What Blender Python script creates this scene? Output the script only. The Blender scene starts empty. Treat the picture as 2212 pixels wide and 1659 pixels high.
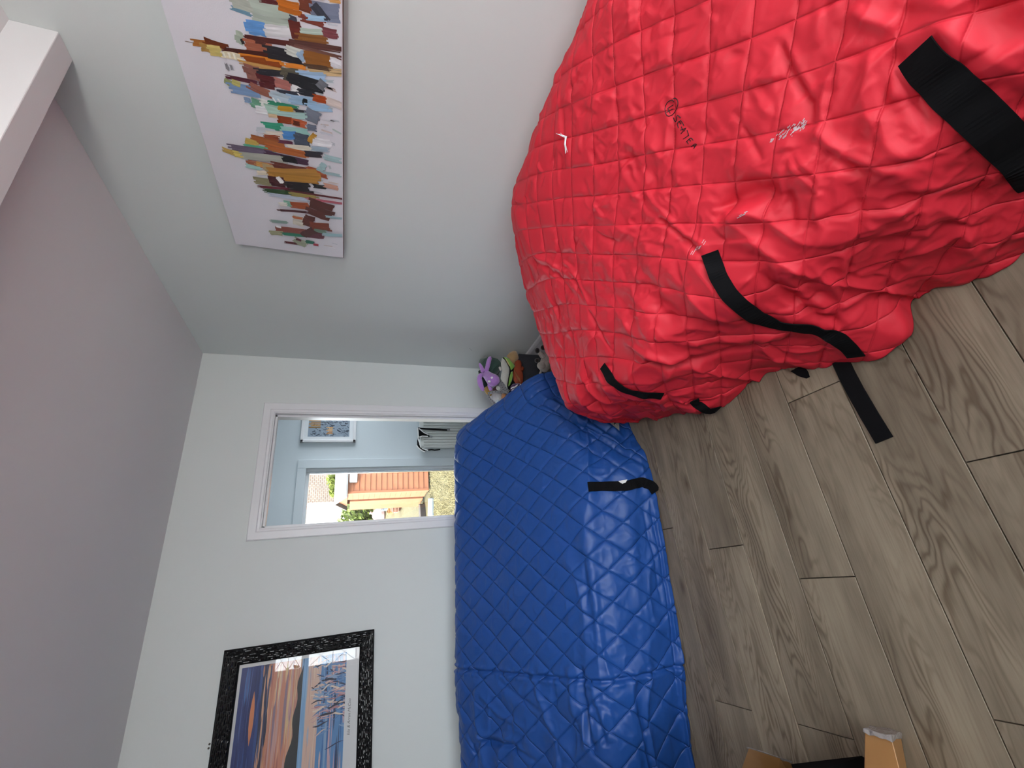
import bpy, bmesh, math, random
import numpy as np
from mathutils import Vector, Matrix, Quaternion
from mathutils.bvhtree import BVHTree

# ------------------------------------------------------------------ camera, world, light, exposure
scn = bpy.context.scene
C = scn.collection
W, H = 2212, 1659
FPX, YAW, PITCH, ROLL, CAMZ = 940.8, 0.44387, 0.34792, -0.045195, 1.45

def cam_axes():
    cy, sy, cp, sp = math.cos(YAW), math.sin(YAW), math.cos(PITCH), math.sin(PITCH)
    fwd = Vector((sy*cp, cy*cp, -sp)); right = Vector((cy, -sy, 0)); down = fwd.cross(right)
    cr, sr = math.cos(ROLL), math.sin(ROLL)
    return right*cr+down*sr, right*-sr+down*cr, fwd
RIGHT, DOWN, FWD = cam_axes()
CAM = Vector((0, 0, CAMZ))
cd = bpy.data.cameras.new('camera'); cam = bpy.data.objects.new('camera', cd); C.objects.link(cam)
# the photograph is turned on its side: its left is the ceiling
m = Matrix((DOWN, RIGHT, -FWD)).transposed().to_4x4(); m.translation = CAM
cam.matrix_world = m
cd.sensor_width = 36; cd.lens = 36*FPX/W; cd.clip_start = 0.02; cd.clip_end = 300
scn.camera = cam

def pray(px, py):
    return (RIGHT*((H-py-H/2)/FPX) + DOWN*((px-W/2)/FPX) + FWD)
def at(px, py, axis, val):
    d = pray(px, py); t = (val-CAM[axis])/d[axis]
    return CAM+d*t

world = bpy.data.worlds.new('sky'); scn.world = world; world.use_nodes = True
bg = world.node_tree.nodes['Background']
bg.inputs[0].default_value = (0.88, 0.95, 1.0, 1); bg.inputs[1].default_value = 1.0
sun = bpy.data.lights.new('sun', 'SUN'); sun.energy = 2.2; sun.angle = 0.01; sun.color = (1, .93, .82)
so = bpy.data.objects.new('sun', sun); C.objects.link(so)
so.rotation_euler = Vector((0.86, 0.15, -0.55)).to_track_quat('-Z', 'Y').to_euler()
def portal(name, loc, rot, sx, sz):
    l = bpy.data.lights.new(name, 'AREA'); l.shape = 'RECTANGLE'; l.size = sx; l.size_y = sz
    l.cycles.is_portal = True
    o = bpy.data.objects.new(name, l); C.objects.link(o); o.location = loc; o.rotation_euler = rot
    return o
portal('portal_window', (0.35, -1.10, 1.46), (math.radians(90), 0, math.radians(0)), 2.45, 1.76)
portal('portal_added_window', (2.72, 4.15, 1.45), (0, math.radians(90), 0), 1.3, 1.3)  # samples sky through the added, unseen hall side window
portal('portal_door', (0.15, 5.16, 0.98), (math.radians(-90), 0, 0), 2.2, 1.76)
ADDED_GLOW = 5.5     # radiance of the added, unseen globe that brightens the room
vs = scn.view_settings
vs.view_transform = 'Standard'; vs.look = 'None'; vs.gamma = 1; vs.use_curve_mapping = False
vs.exposure = 3.58

# ------------------------------------------------------------------ helpers
def srgb(h):
    h = h.lstrip('#'); o = []
    for i in (0, 2, 4):
        c = int(h[i:i+2], 16)/255
        o.append(c/12.92 if c <= .04045 else ((c+.055)/1.055)**2.4)
    return (o[0], o[1], o[2], 1)

class MB:
    def __init__(s): s.v = []; s.f = []; s.c = []
    def add(s, vs, fs, col=None):
        n = len(s.v); s.v += [tuple(v) for v in vs]; s.f += [tuple(i+n for i in f) for f in fs]
        if col is not None: s.c += [col]*len(vs)
        return s
    def box(s, x0, y0, z0, x1, y1, z1, M=None, col=None):
        v = [Vector(p) for p in ((x0,y0,z0),(x1,y0,z0),(x1,y1,z0),(x0,y1,z0),(x0,y0,z1),(x1,y0,z1),(x1,y1,z1),(x0,y1,z1))]
        if M is not None: v = [M @ p for p in v]
        return s.add(v, [(0,3,2,1),(4,5,6,7),(0,1,5,4),(1,2,6,5),(2,3,7,6),(3,0,4,7)], col)
    def cbox(s, x0, y0, z0, x1, y1, z1, b=.004, M=None):
        # box with chamfered edges
        bm = bmesh.new(); bmesh.ops.create_cube(bm, size=1)
        for v in bm.verts:
            v.co = Vector(((x0+x1)/2+v.co.x*(x1-x0), (y0+y1)/2+v.co.y*(y1-y0), (z0+z1)/2+v.co.z*(z1-z0)))
        bmesh.ops.bevel(bm, geom=bm.edges[:]+bm.verts[:], offset=b, segments=2, affect='EDGES', profile=.5)
        bm.verts.ensure_lookup_table()
        v = [M @ q.co if M is not None else q.co.copy() for q in bm.verts]
        f = [[q.index for q in p.verts] for p in bm.faces]; bm.free()
        return s.add(v, f)
    def tube(s, pts, r, seg=8, cap=True, col=None):
        pts = [Vector(p) for p in pts]; n = len(pts)
        rs = r if isinstance(r, (list, tuple)) else [r]*n
        vs = []; up = Vector((0, 0, 1))
        t0 = (pts[1]-pts[0]).normalized()
        if abs(t0.z) > .9: up = Vector((1, 0, 0))
        a = t0.cross(up).normalized()
        for i, p in enumerate(pts):
            t = (pts[min(i+1, n-1)]-pts[max(i-1, 0)]).normalized()
            a = (a-t*a.dot(t)).normalized(); b = t.cross(a)
            for k in range(seg):
                w = 2*math.pi*k/seg
                vs.append(p+(a*math.cos(w)+b*math.sin(w))*rs[i])
        fs = [(i*seg+k, i*seg+(k+1) % seg, (i+1)*seg+(k+1) % seg, (i+1)*seg+k) for i in range(n-1) for k in range(seg)]
        if cap: fs += [tuple(range(seg))[::-1], tuple((n-1)*seg+k for k in range(seg))]
        return s.add(vs, fs, col)
    def ell(s, c, r, M=None, nu=14, nv=9, col=None):
        c = Vector(c); r = (r, r, r) if not isinstance(r, (list, tuple)) else r
        vs = [Vector((0, 0, -1))]
        for j in range(1, nv):
            a = -math.pi/2+math.pi*j/nv
            for i in range(nu):
                w = 2*math.pi*i/nu; vs.append(Vector((math.cos(a)*math.cos(w), math.cos(a)*math.sin(w), math.sin(a))))
        vs.append(Vector((0, 0, 1)))
        vs = [Vector((v.x*r[0], v.y*r[1], v.z*r[2])) for v in vs]
        if M is not None: vs = [M @ v for v in vs]
        vs = [v+c for v in vs]
        fs = [(0, 1+(i+1) % nu, 1+i) for i in range(nu)]
        for j in range(nv-2):
            for i in range(nu):
                a = 1+j*nu+i; b = 1+j*nu+(i+1) % nu; fs.append((a, b, b+nu, a+nu))
        L = len(vs)-1; o = 1+(nv-2)*nu
        fs += [(o+i, o+(i+1) % nu, L) for i in range(nu)]
        return s.add(vs, fs, col)
    def ribbon(s, pts, side, width, thick, nrm, col=None):
        # flat strip of real thickness: pts centre line, side/nrm constant or per point
        n = len(pts); vs = []
        for i, p in enumerate(pts):
            sd = Vector(side[i] if isinstance(side, list) else side); nn = Vector(nrm[i] if isinstance(nrm, list) else nrm)
            w = width[i] if isinstance(width, list) else width
            p = Vector(p)
            vs += [p-sd*w/2, p+sd*w/2, p+sd*w/2+nn*thick, p-sd*w/2+nn*thick]
        fs = []
        for i in range(n-1):
            for k in range(4): fs.append((i*4+k, i*4+(k+1) % 4, (i+1)*4+(k+1) % 4, (i+1)*4+k))
        fs += [(3, 2, 1, 0), tuple((n-1)*4+k for k in range(4))]
        return s.add(vs, fs, col)
    def prism(s, poly, n, thick, col=None):
        poly = [Vector(p) for p in poly]; n = Vector(n); k = len(poly)
        vs = poly+[p+n*thick for p in poly]
        fs = [tuple(range(k))[::-1], tuple(range(k, 2*k))]+[(i, (i+1) % k, k+(i+1) % k, k+i) for i in range(k)]
        return s.add(vs, fs, col)
    def build(s, name, mat, parent=None, smooth=False, loc=None):
        me = bpy.data.meshes.new(name)
        off = Vector(loc) if loc is not None else Vector((0, 0, 0))
        me.from_pydata([tuple(Vector(v)-off) for v in s.v], [], s.f); me.update()
        if s.c:
            ca = me.color_attributes.new('paint', 'FLOAT_COLOR', 'POINT')
            ca.data.foreach_set('color', [x for c in s.c for x in c])
        if smooth: me.polygons.foreach_set('use_smooth', [True]*len(me.polygons))
        me.materials.append(mat)
        return link(name, me, parent, off)

def link(name, me, parent=None, loc=(0, 0, 0)):
    o = bpy.data.objects.new(name, me); C.objects.link(o); o.location = loc
    if parent is not None:
        o.parent = parent; o.location = Vector(loc)-world_loc(parent)
    return o
def world_loc(o):
    l = Vector(o.location)
    while o.parent: o = o.parent; l = l+Vector(o.location)
    return l
def thing(name, label, cat, loc=(0, 0, 0), group=None):
    o = bpy.data.objects.new(name, None); C.objects.link(o); o.location = loc; o.empty_display_size = .1
    return tag(o, label, cat, group)
def tag(o, label, cat, group=None):
    o['label'] = label; o['category'] = cat
    if group: o['group'] = group
    return o
def struct(o): o['kind'] = 'structure'; return o

# ---- materials
def mat(name, col, rough=.6, spec=.5, bump=None, sheen=0, coat=0, metallic=0, vary=None, emit=None, alpha=None):
    """plain procedural surface; bump=(scale,strength[,distance]); vary=(scale,amount) brightness mottling"""
    mt = bpy.data.materials.new(name); mt.use_nodes = True
    nt = mt.node_tree; b = nt.nodes['Principled BSDF']
    c = col if isinstance(col, tuple) else srgb(col)
    if len(c) == 3: c = (*c, 1)
    b.inputs['Base Color'].default_value = c; b.inputs['Roughness'].default_value = rough
    b.inputs['Specular IOR Level'].default_value = spec; b.inputs['Metallic'].default_value = metallic
    b.inputs['Sheen Weight'].default_value = sheen; b.inputs['Coat Weight'].default_value = coat
    tc = nt.nodes.new('ShaderNodeTexCoord')
    if vary:
        n = nt.nodes.new('ShaderNodeTexNoise'); n.inputs['Scale'].default_value = vary[0]; n.inputs['Detail'].default_value = 5
        nt.links.new(tc.outputs['Object'], n.inputs['Vector'])
        mx = nt.nodes.new('ShaderNodeMix'); mx.data_type = 'RGBA'
        mx.inputs[6].default_value = tuple(x*(1-vary[1]) for x in c[:3])+(1,); mx.inputs[7].default_value = tuple(min(1, x*(1+vary[1])) for x in c[:3])+(1,)
        nt.links.new(n.outputs['Fac'], mx.inputs[0]); nt.links.new(mx.outputs[2], b.inputs['Base Color'])
    if bump:
        n = nt.nodes.new('ShaderNodeTexNoise'); n.inputs['Scale'].default_value = bump[0]; n.inputs['Detail'].default_value = 4
        nt.links.new(tc.outputs['Object'], n.inputs['Vector'])
        bp = nt.nodes.new('ShaderNodeBump'); bp.inputs['Strength'].default_value = bump[1]
        bp.inputs['Distance'].default_value = bump[2] if len(bump) > 2 else .002
        nt.links.new(n.outputs['Fac'], bp.inputs['Height']); nt.links.new(bp.outputs['Normal'], b.inputs['Normal'])
    return mt

def paint_mat(name, rough=.5, bump=True):
    mt = mat(name, (.5, .5, .5), rough, bump=(60, .25, .002) if bump else None)
    nt = mt.node_tree; a = nt.nodes.new('ShaderNodeVertexColor'); a.layer_name = 'paint'
    nt.links.new(a.outputs['Color'], nt.nodes['Principled BSDF'].inputs['Base Color'])
    return mt

def glass_mat(name, tint=(1, 1, 1), ior=1.5):
    mt = bpy.data.materials.new(name); mt.use_nodes = True; nt = mt.node_tree
    nt.nodes.remove(nt.nodes['Principled BSDF']); out = nt.nodes['Material Output']
    fr = nt.nodes.new('ShaderNodeFresnel'); fr.inputs[0].default_value = ior
    tr = nt.nodes.new('ShaderNodeBsdfTransparent'); tr.inputs[0].default_value = (*tint, 1)
    gl = nt.nodes.new('ShaderNodeBsdfGlossy'); gl.inputs['Roughness'].default_value = 0.0
    mx = nt.nodes.new('ShaderNodeMixShader')
    nt.links.new(fr.outputs[0], mx.inputs[0]); nt.links.new(tr.outputs[0], mx.inputs[1]); nt.links.new(gl.outputs[0], mx.inputs[2])
    nt.links.new(mx.outputs[0], out.inputs[0])
    return mt

def math_node(nt, op, a, b=None):
    n = nt.nodes.new('ShaderNodeMath'); n.operation = op
    for i, x in enumerate((a, b)):
        if x is None: continue
        if isinstance(x, (int, float)): n.inputs[i].default_value = x
        else: nt.links.new(x, n.inputs[i])
    return n.outputs[0]

def oak_mat():
    mt = bpy.data.materials.new('grey_oak_laminate'); mt.use_nodes = True; nt = mt.node_tree; L = nt.links.new
    b = nt.nodes['Principled BSDF']; b.inputs['Roughness'].default_value = .48; b.inputs['Specular IOR Level'].default_value = .35
    tc = nt.nodes.new('ShaderNodeTexCoord'); oi = nt.nodes.new('ShaderNodeObjectInfo')
    sep = nt.nodes.new('ShaderNodeSeparateXYZ'); L(tc.outputs['Object'], sep.inputs[0])
    off = math_node(nt, 'MULTIPLY', oi.outputs['Random'], 37.0)
    def coords(sx, sy):
        cb = nt.nodes.new('ShaderNodeCombineXYZ')
        L(math_node(nt, 'MULTIPLY', sep.outputs[0], sx), cb.inputs[0]); L(math_node(nt, 'MULTIPLY', sep.outputs[1], sy), cb.inputs[1]); L(off, cb.inputs[2])
        return cb.outputs[0]
    def noise(v, scale, detail=3, rough=.5, dist=0):
        n = nt.nodes.new('ShaderNodeTexNoise'); L(v, n.inputs['Vector']); n.inputs['Scale'].default_value = scale
        n.inputs['Detail'].default_value = detail; n.inputs['Roughness'].default_value = rough; n.inputs['Distortion'].default_value = dist
        return n.outputs['Fac']
    # cathedral growth rings: contour lines of a slow field stretched along the board
    f = noise(coords(1.5, 7.5), 1.0, 3.5, .42, .25)
    rings = math_node(nt, 'SINE', math_node(nt, 'MULTIPLY', f, 150.0))
    rings = math_node(nt, 'MULTIPLY_ADD', rings, .5); 
    rings.node.inputs[2].default_value = .5
    rings = math_node(nt, 'POWER', rings, 2.2)
    mask = noise(coords(1.1, 4.5), 1.3, 2)
    mr = nt.nodes.new('ShaderNodeMapRange'); L(mask, mr.inputs[0]); mr.inputs[1].default_value = .42; mr.inputs[2].default_value = .62
    ringm = math_node(nt, 'MULTIPLY', rings, mr.outputs[0])
    fib = noise(coords(6, 170), 1.0, 4, .6)
    broad = noise(coords(1.6, 9), 1.0, 4, .6)
    cr = nt.nodes.new('ShaderNodeValToRGB'); L(broad, cr.inputs[0])
    e = cr.color_ramp.elements; e[0].position = .30; e[0].color = (.155, .124, .090, 1); e[1].position = .72; e[1].color = (.310, .256, .188, 1)
    def mixc(fac, a, col, mode='MULTIPLY'):
        mx = nt.nodes.new('ShaderNodeMix'); mx.data_type = 'RGBA'; mx.blend_type = mode
        L(fac, mx.inputs[0]); L(a, mx.inputs[6]); mx.inputs[7].default_value = col; return mx.outputs[2]
    c = mixc(math_node(nt, 'MULTIPLY', ringm, .85), cr.outputs[0], (.50, .45, .40, 1))
    fm = nt.nodes.new('ShaderNodeMapRange'); L(fib, fm.inputs[0]); fm.inputs[1].default_value = .45; fm.inputs[2].default_value = .75; fm.inputs[4].default_value = .55
    c = mixc(fm.outputs[0], c, (.62, .58, .54, 1))
    # knots
    vo = nt.nodes.new('ShaderNodeTexVoronoi'); L(coords(2.3, 5.2), vo.inputs['Vector']); vo.inputs['Scale'].default_value = 1.0
    km = nt.nodes.new('ShaderNodeMapRange'); L(math_node(nt, 'ADD', vo.outputs['Distance'], math_node(nt, 'MULTIPLY', fib, .06)), km.inputs[0])
    km.inputs[1].default_value = .035; km.inputs[2].default_value = .15; km.inputs[3].default_value = .85; km.inputs[4].default_value = 0
    c = mixc(km.outputs[0], c, (.30, .25, .20, 1))
    # per-board tone
    hs = nt.nodes.new('ShaderNodeHueSaturation'); L(c, hs.inputs['Color'])
    vr = nt.nodes.new('ShaderNodeMapRange'); L(oi.outputs['Random'], vr.inputs[0]); vr.inputs[3].default_value = .88; vr.inputs[4].default_value = 1.14
    L(vr.outputs[0], hs.inputs['Value'])
    L(hs.outputs[0], b.inputs['Base Color'])
    bp = nt.nodes.new('ShaderNodeBump'); bp.inputs['Strength'].default_value = .25; bp.inputs['Distance'].default_value = .001
    L(math_node(nt, 'ADD', fib, math_node(nt, 'MULTIPLY', ringm, -.5)), bp.inputs['Height']); L(bp.outputs[0], b.inputs['Normal'])
    return mt

def wall_mat(name, col):
    return mat(name, col, .75, .25, bump=(220, .12, .001), vary=(1.3, .025))
M_WALL = wall_mat('warm_grey_wall_paint', (.668, .705, .70))
M_WALLR = M_WALL
M_CEIL = wall_mat('pale_mauve_ceiling_paint', (.72, .71, .72))
M_TRIM = mat('white_gloss_trim', (.74, .745, .77), .35, .5, bump=(90, .05, .001))
M_HALL = wall_mat('pale_blue_hall_paint', (.58, .64, .68))
M_OAK = oak_mat()
M_GLASS = glass_mat('clear_glass')
M_BLACKTAPE = mat('black_webbing', (.005, .005, .006), .85, .1, bump=(900, .3, .0006))
M_ADDED_GLOW = bpy.data.materials.new('added_globe_glow'); M_ADDED_GLOW.use_nodes = True
M_ADDED_GLOW.node_tree.nodes['Principled BSDF'].inputs['Emission Color'].default_value = (1, .975, .93, 1); M_ADDED_GLOW.node_tree.nodes['Principled BSDF'].inputs['Emission Strength'].default_value = ADDED_GLOW
M_WHITE = mat('white_paper', (.75, .75, .75), .7)

# ------------------------------------------------------------------ structure
XR, YB, ZC = 1.651, 3.198, 2.45
XL, YF = -2.6, -1.0
DX0, DX1, DZ = 0.447, 1.212, 1.955     # door opening

fl = struct(MB().box(XL, YF, -.06, XR, 5.0, -.012).build('floor', mat('floor_underlay', (.03, .025, .02), .9)))
# laminate boards, one object each, running along x
PW, PL = .192, 1.285
joints = {0: .142, 1: -.425, 2: .458, 3: -.107, 4: .735, 5: .02, 6: -.548, 7: .134}
random.seed(4)
def plank_mesh(L):
    g = .0014; c = .0010; v = []
    for z, i in ((-.011, 0), (-c, 0), (0, c)):
        v += [(g+i, g+i, z), (L-g-i, g+i, z), (L-g-i, PW-g-i, z), (g+i, PW-g-i, z)]
    f = [(3, 2, 1, 0), (8, 9, 10, 11)]
    for k in (0, 4): f += [(k+a, k+(a+1) % 4, k+4+(a+1) % 4, k+4+a) for a in range(4)]
    me = bpy.data.meshes.new('plank'); me.from_pydata(v, [], f); me.update(); me.materials.append(M_OAK); return me
pm = {}
for row in range(-3, 14):
    y0 = .638-PW+PW*row
    if y0+PW > 3.17: continue
    j = joints.get(row, random.uniform(-.6, .6))
    x = j-PL*2
    while x < XR-.01:
        a, b_ = max(x, -1.7), min(x+PL, XR-.005)
        if b_-a > .05:
            key = round(b_-a, 3)
            if key not in pm: pm[key] = plank_mesh(b_-a)
            o = bpy.data.objects.new('plank', pm[key]); C.objects.link(o); o.location = (a, y0, 0)
            o.parent = fl
        x += PL
struct(MB().box(XL-.2, YF-.3, ZC, XR+.2, 3.32, ZC+.1).build('ceiling', M_CEIL))
bw = MB()
bw.box(XL, YB, 0, DX0-.02, YB+.12, ZC); bw.box(DX1+.02, YB, 0, XR, YB+.12, ZC); bw.box(DX0-.02, YB, DZ+.02, DX1+.02, YB+.12, ZC)
struct(bw.build('wall_back', M_WALL))
struct(MB().box(XR, YF-.3, -.05, XR+.2, YB+.12, ZC).build('wall_right', M_WALLR))
struct(MB().box(XL-.2, YF-.3, -.05, XL, YB+.12, ZC).build('wall_left', M_WALL))
# front wall with window hole
WX0, WX1, WZ0, WZ1 = -.86, 1.56, .60, 2.33
fw = MB(); fw.box(XL, YF-.3, -.05, WX0, YF, ZC); fw.box(WX1, YF-.3, -.05, XR, YF, ZC)
fw.box(WX0, YF-.3, -.05, WX1, YF, WZ0); fw.box(WX0, YF-.3, WZ1, WX1, YF, ZC)
struct(fw.build('wall_front', M_WALL))
struct(MB().cbox(XL, 1.128, 2.337, XR, 1.212, ZC+.01, .003).build('trim_1', M_CEIL))   # boxed ceiling beam
def skirt(name, x0, y0, x1, y1, face):
    mb = MB()
    prof = [(0, 0), (.016, 0), (.016, .115), (.010, .135), (.004, .142), (0, .142)]
    if face == 'x':
        vs = [(x0-d, y0, z) for d, z in prof]+[(x0-d, y1, z) for d, z in prof]
    else:
        vs = [(x0, y0-d, z) for d, z in prof]+[(x1, y0-d, z) for d, z in prof]
    n = len(prof); mb.add(vs, [(i, (i+1) % n, n+(i+1) % n, n+i) for i in range(n)]+[tuple(range(n)), tuple(range(n, 2*n))])
    return struct(mb.build(name, M_TRIM))
skirt('baseboard_right', XR, YF, XR, YB, 'x')
skirt('baseboard_back', XL, YB, DX0-.07, YB, 'y')
skirt('baseboard_corner', DX1+.07, YB, XR-.016, YB, 'y')

# window behind the photographer (seen mirrored in the picture glass)
M_UPVC = mat('white_window_plastic', (.72, .72, .72), .35)
M_LEAD = mat('grey_lead_strip', (.12, .12, .13), .5, metallic=.3)
TZ0, TZ1 = 1.87, 1.96
def leaded_window(name, X0, X1, ncol):
    wn = bpy.data.objects.new(name, None); C.objects.link(wn); struct(wn); wn.location = ((X0+X1)/2, YF-.18, WZ0)
    y0, y1 = YF-.21, YF-.14
    fr = MB()
    for a in ((X0, WZ0, X1, WZ0+.06), (X0, WZ1-.05, X1, WZ1), (X0, WZ0, X0+.05, WZ1), (X1-.05, WZ0, X1, WZ1), (X0, TZ0, X1, TZ1)):
        fr.cbox(a[0], y0, a[1], a[2], y1, a[3], .006)
    mxs = [X0+(X1-X0)*k/ncol for k in range(ncol+1)]
    for x in mxs[1:ncol]: fr.cbox(x-.035, y0, WZ0, x+.035, y1, WZ1, .006)
    fr.build('window_frame', M_UPVC, wn)
    for k in range(ncol):
        xa, xb = mxs[k]+.04, mxs[k+1]-.04
        for za, zb, nz in ((WZ0+.05, TZ0, 4), (TZ1, WZ1-.04, 2)):
            MB().box(xa, YF-.178, za, xb, YF-.172, zb).build('pane', M_GLASS, wn)
            ld = MB(); nx = 3
            for i in range(nx+1):
                for jj in range(nz):
                    x0 = xa+(xb-xa)*(i)/nx; zq0 = za+(zb-za)*jj/nz; zq1 = za+(zb-za)*(jj+1)/nz
                    if 0 < i < nx: ld.box(x0-.004, YF-.172, zq0, x0+.004, YF-.167, zq1)
                    if i < nx:
                        x1 = xa+(xb-xa)*(i+1)/nx
                        ld.tube([(x0, YF-.170, zq0), (x1, YF-.170, zq1)], .003, 4); ld.tube([(x0, YF-.170, zq1), (x1, YF-.170, zq0)], .003, 4)
            for jj in range(1, nz):
                z = za+(zb-za)*jj/nz; ld.box(xa, YF-.172, z-.004, xb, YF-.167, z+.004)
            ld.build('lead_came', M_LEAD, wn)
    MB().cbox(X0-.04, YF-.14, WZ0-.03, X1+.04, YF+.06, WZ0, .006).build('window_sill', M_UPVC, wn)
leaded_window('window_1', WX0, WX1, 3)
# globe pendant added out of view to brighten the room
pd = thing('added_pendant', 'added unseen globe pendant that brightens the room', 'lamp', (.30, -.25, 2.45))
MB().ell((.30, -.25, 2.08), .11, nu=24, nv=16).build('globe', M_ADDED_GLOW, pd, smooth=True)
MB().tube([(.30, -.25, 2.19), (.30, -.25, 2.44)], .004, 8).build('cable', M_UPVC, pd)
MB().tube([(.30, -.25, 2.425), (.30, -.25, 2.449)], [.055, .05], 20).build('ceiling_rose', M_UPVC, pd, smooth=True)

# door opening to the hall: linings, stops and mitred architrave
dr = bpy.data.objects.new('door_1', None); C.objects.link(dr); struct(dr); dr.location = ((DX0+DX1)/2, YB, 0)
lin = MB(); lin.box(DX0-.02, YB-.004, 0, DX0, YB+.13, DZ+.02); lin.box(DX1, YB-.004, 0, DX1+.02, YB+.13, DZ+.02); lin.box(DX0, YB-.004, DZ, DX1, YB+.13, DZ+.02)
lin.build('door_lining', M_TRIM, dr)
stp = MB(); stp.cbox(DX1-.014, YB+.03, 0, DX1, YB+.075, DZ, .002); stp.cbox(DX0, YB+.03, DZ-.014, DX1, YB+.075, DZ, .002); stp.cbox(DX0, YB+.03, 0, DX0+.014, YB+.075, DZ, .002)
stp.build('door_stop', M_TRIM, dr)
AW = .068
sec = [(0, .0), (0, .014), (.006, .018), (.046, .018), (.052, .013), (AW-.004, .012), (AW, .009), (AW, 0)]
def arch_board(p0, p1, out0, out1, name):
    # p0,p1: inner edge ends; out0/out1: outward direction at each end (mitre)
    mb = MB(); n = len(sec); vs = []
    for p, o in ((p0, out0), (p1, out1)):
        for d, h in sec: vs.append((p[0]+o[0]*(AW-d), YB-h, p[1]+o[1]*(AW-d)))
    mb.add(vs, [(i, i+1, n+i+1, n+i) for i in range(n-1)]+[tuple(range(n))[::-1], tuple(range(n, 2*n))]); mb.build(name, M_TRIM, dr)
e = .006
arch_board((DX1+e, 0), (DX1+e, DZ+e), (1, 0), (1, 1), 'architrave')
arch_board((DX0-e, 0), (DX0-e, DZ+e), (-1, 0), (-1, 1), 'architrave')
arch_board((DX0-e, DZ+e), (DX1+e, DZ+e), (-1, 1), (1, 1), 'architrave')
MB().cbox(.440, YB+.131, .005, .4745, YB+.86, DZ-.03, .003).build('door_leaf', mat('brown_door_edge', (.16, .09, .05), .5, vary=(12, .2)), dr)

# ------------------------------------------------------------------ hall beyond the door
HY = 5.0
GX0, GX1, GZ1 = -.95, 1.245, 1.855    # glazed opening
hw = MB()
hw.box(-1.2, HY, -.1, GX0-.07, HY+.14, 2.6); hw.box(GX1+.07, HY, -.1, 2.6, HY+.14, 2.6); hw.box(GX0-.07, HY, GZ1+.07, GX1+.07, HY+.14, 2.6)
struct(hw.build('wall_hall', M_HALL))
struct(MB().box(-1.2, 3.32, 2.5, 2.7, HY, 2.6).build('ceiling_hall', M_HALL))
struct(MB().box(-1.3, 3.32, -.05, -1.2, HY+.14, 2.6).build('wall_hall_left', M_HALL))
hr = MB(); hr.box(2.6, 3.32, -.05, 2.7, HY+.14, .8); hr.box(2.6, 3.32, 2.1, 2.7, HY+.14, 2.6); hr.box(2.6, 3.32, .8, 2.7, 3.5, 2.1); hr.box(2.6, 4.8, .8, 2.7, HY+.14, 2.1)  # hole left for the added side window
struct(hr.build('wall_hall_right', M_HALL))
w3 = bpy.data.objects.new('added_window', None); C.objects.link(w3); struct(w3); w3.location = (2.65, 4.15, .8)  # unseen side window, added to bring more light into the hall
wf = MB()
for a in ((3.5, .8, 3.56, 2.1), (4.74, .8, 4.8, 2.1), (3.56, .8, 4.74, .86), (3.56, 2.04, 4.74, 2.1), (4.12, .86, 4.18, 2.04)): wf.cbox(2.62, a[0], a[1], 2.68, a[2], a[3], .005)
wf.build('window_frame', M_TRIM, w3)
MB().box(2.648, 3.56, .86, 2.652, 4.74, 2.04).build('pane', M_GLASS, w3)
hb = MB(); hb.box(-1.2, YB+.12, 0, DX0-.02, YB+.14, 2.5); hb.box(DX1+.02, YB+.12, 0, 2.6, YB+.14, 2.5); hb.box(DX0-.02, YB+.12, DZ+.02, DX1+.02, YB+.14, 2.5)
struct(hb.build('wall_hall_front', M_HALL))
struct(MB().box(-1.2, 3.2, -.011, 2.6, HY, -.001).build('floor_hall', mat('hall_floor', (.22, .19, .16), .5, vary=(6, .2))))
d2 = bpy.data.objects.new('door_2', None); C.objects.link(d2); struct(d2); d2.location = ((GX0+GX1)/2, HY, 0)
cs = MB(); 
for a in ((GX0-.115, 0, GX0-.03, GZ1+.115), (GX1+.03, 0, GX1+.125, GZ1+.115), (GX0-.03, GZ1+.03, GX1+.03, GZ1+.115)):
    cs.cbox(a[0], HY-.02, a[1], a[2], HY+.005, a[3], .004)
cs.build('door_casing', M_HALL, d2)
M_PVC = mat('pale_door_plastic', (.68, .72, .76), .3)
df = MB()
for a in ((GX0-.07, 0, GX0, GZ1+.07), (GX1, 0, GX1+.07, GZ1+.07), (GX0, GZ1, GX1, GZ1+.07), (GX0, 0, GX1, .12)):
    df.cbox(a[0], HY+.02, a[1], a[2], HY+.10, a[3], .006)
df.cbox(.16, HY+.02, .12, .24, HY+.10, GZ1, .006)
df.build('door_frame', M_PVC, d2)
for xa, xb in ((GX0, .16), (.24, GX1)): MB().box(xa, HY+.058, .12, xb, HY+.064, GZ1).build('pane', M_GLASS, d2)
MB().cbox(GX1-.022, HY+.012, .10, GX1-.002, HY+.05, GZ1-.004, .003).build('glazing_bead', mat('bright_steel_bead', (.6, .62, .65), .25, metallic=.8), d2)

# radiator
rd = thing('radiator', 'white ridged panel radiator on the pale blue hall wall', 'radiator', (1.85, HY-.05, .14))
M_RAD = mat('white_radiator_enamel', (.70, .72, .70), .35)
RX0, RX1, RZ0, RZ1 = 1.485, 2.30, .14, .70
rb = MB(); nr = 23; pts = []
for k in range(nr):
    xa = RX0+.015+(RX1-RX0-.03)*k/nr; w = (RX1-RX0-.03)/nr
    pts += [(xa, 0), (xa+w*.2, .016), (xa+w*.6, .016), (xa+w*.8, 0)]
pts = [(RX0, 0)]+pts+[(RX1, 0)]
vs = [(x, HY-.085-d, RZ0+.04) for x, d in pts]+[(x, HY-.085-d, RZ1-.035) for x, d in pts]; n = len(pts)
rb.add(vs, [(i, i+1, n+i+1, n+i) for i in range(n-1)])
rb.build('ribbed_panel', M_RAD, rd)
rr = MB(); rr.cbox(RX0-.004, HY-.098, RZ1-.045, RX1+.004, HY-.03, RZ1, .006); rr.cbox(RX0-.004, HY-.094, RZ0, RX1+.004, HY-.03, RZ0+.045, .006)
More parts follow.
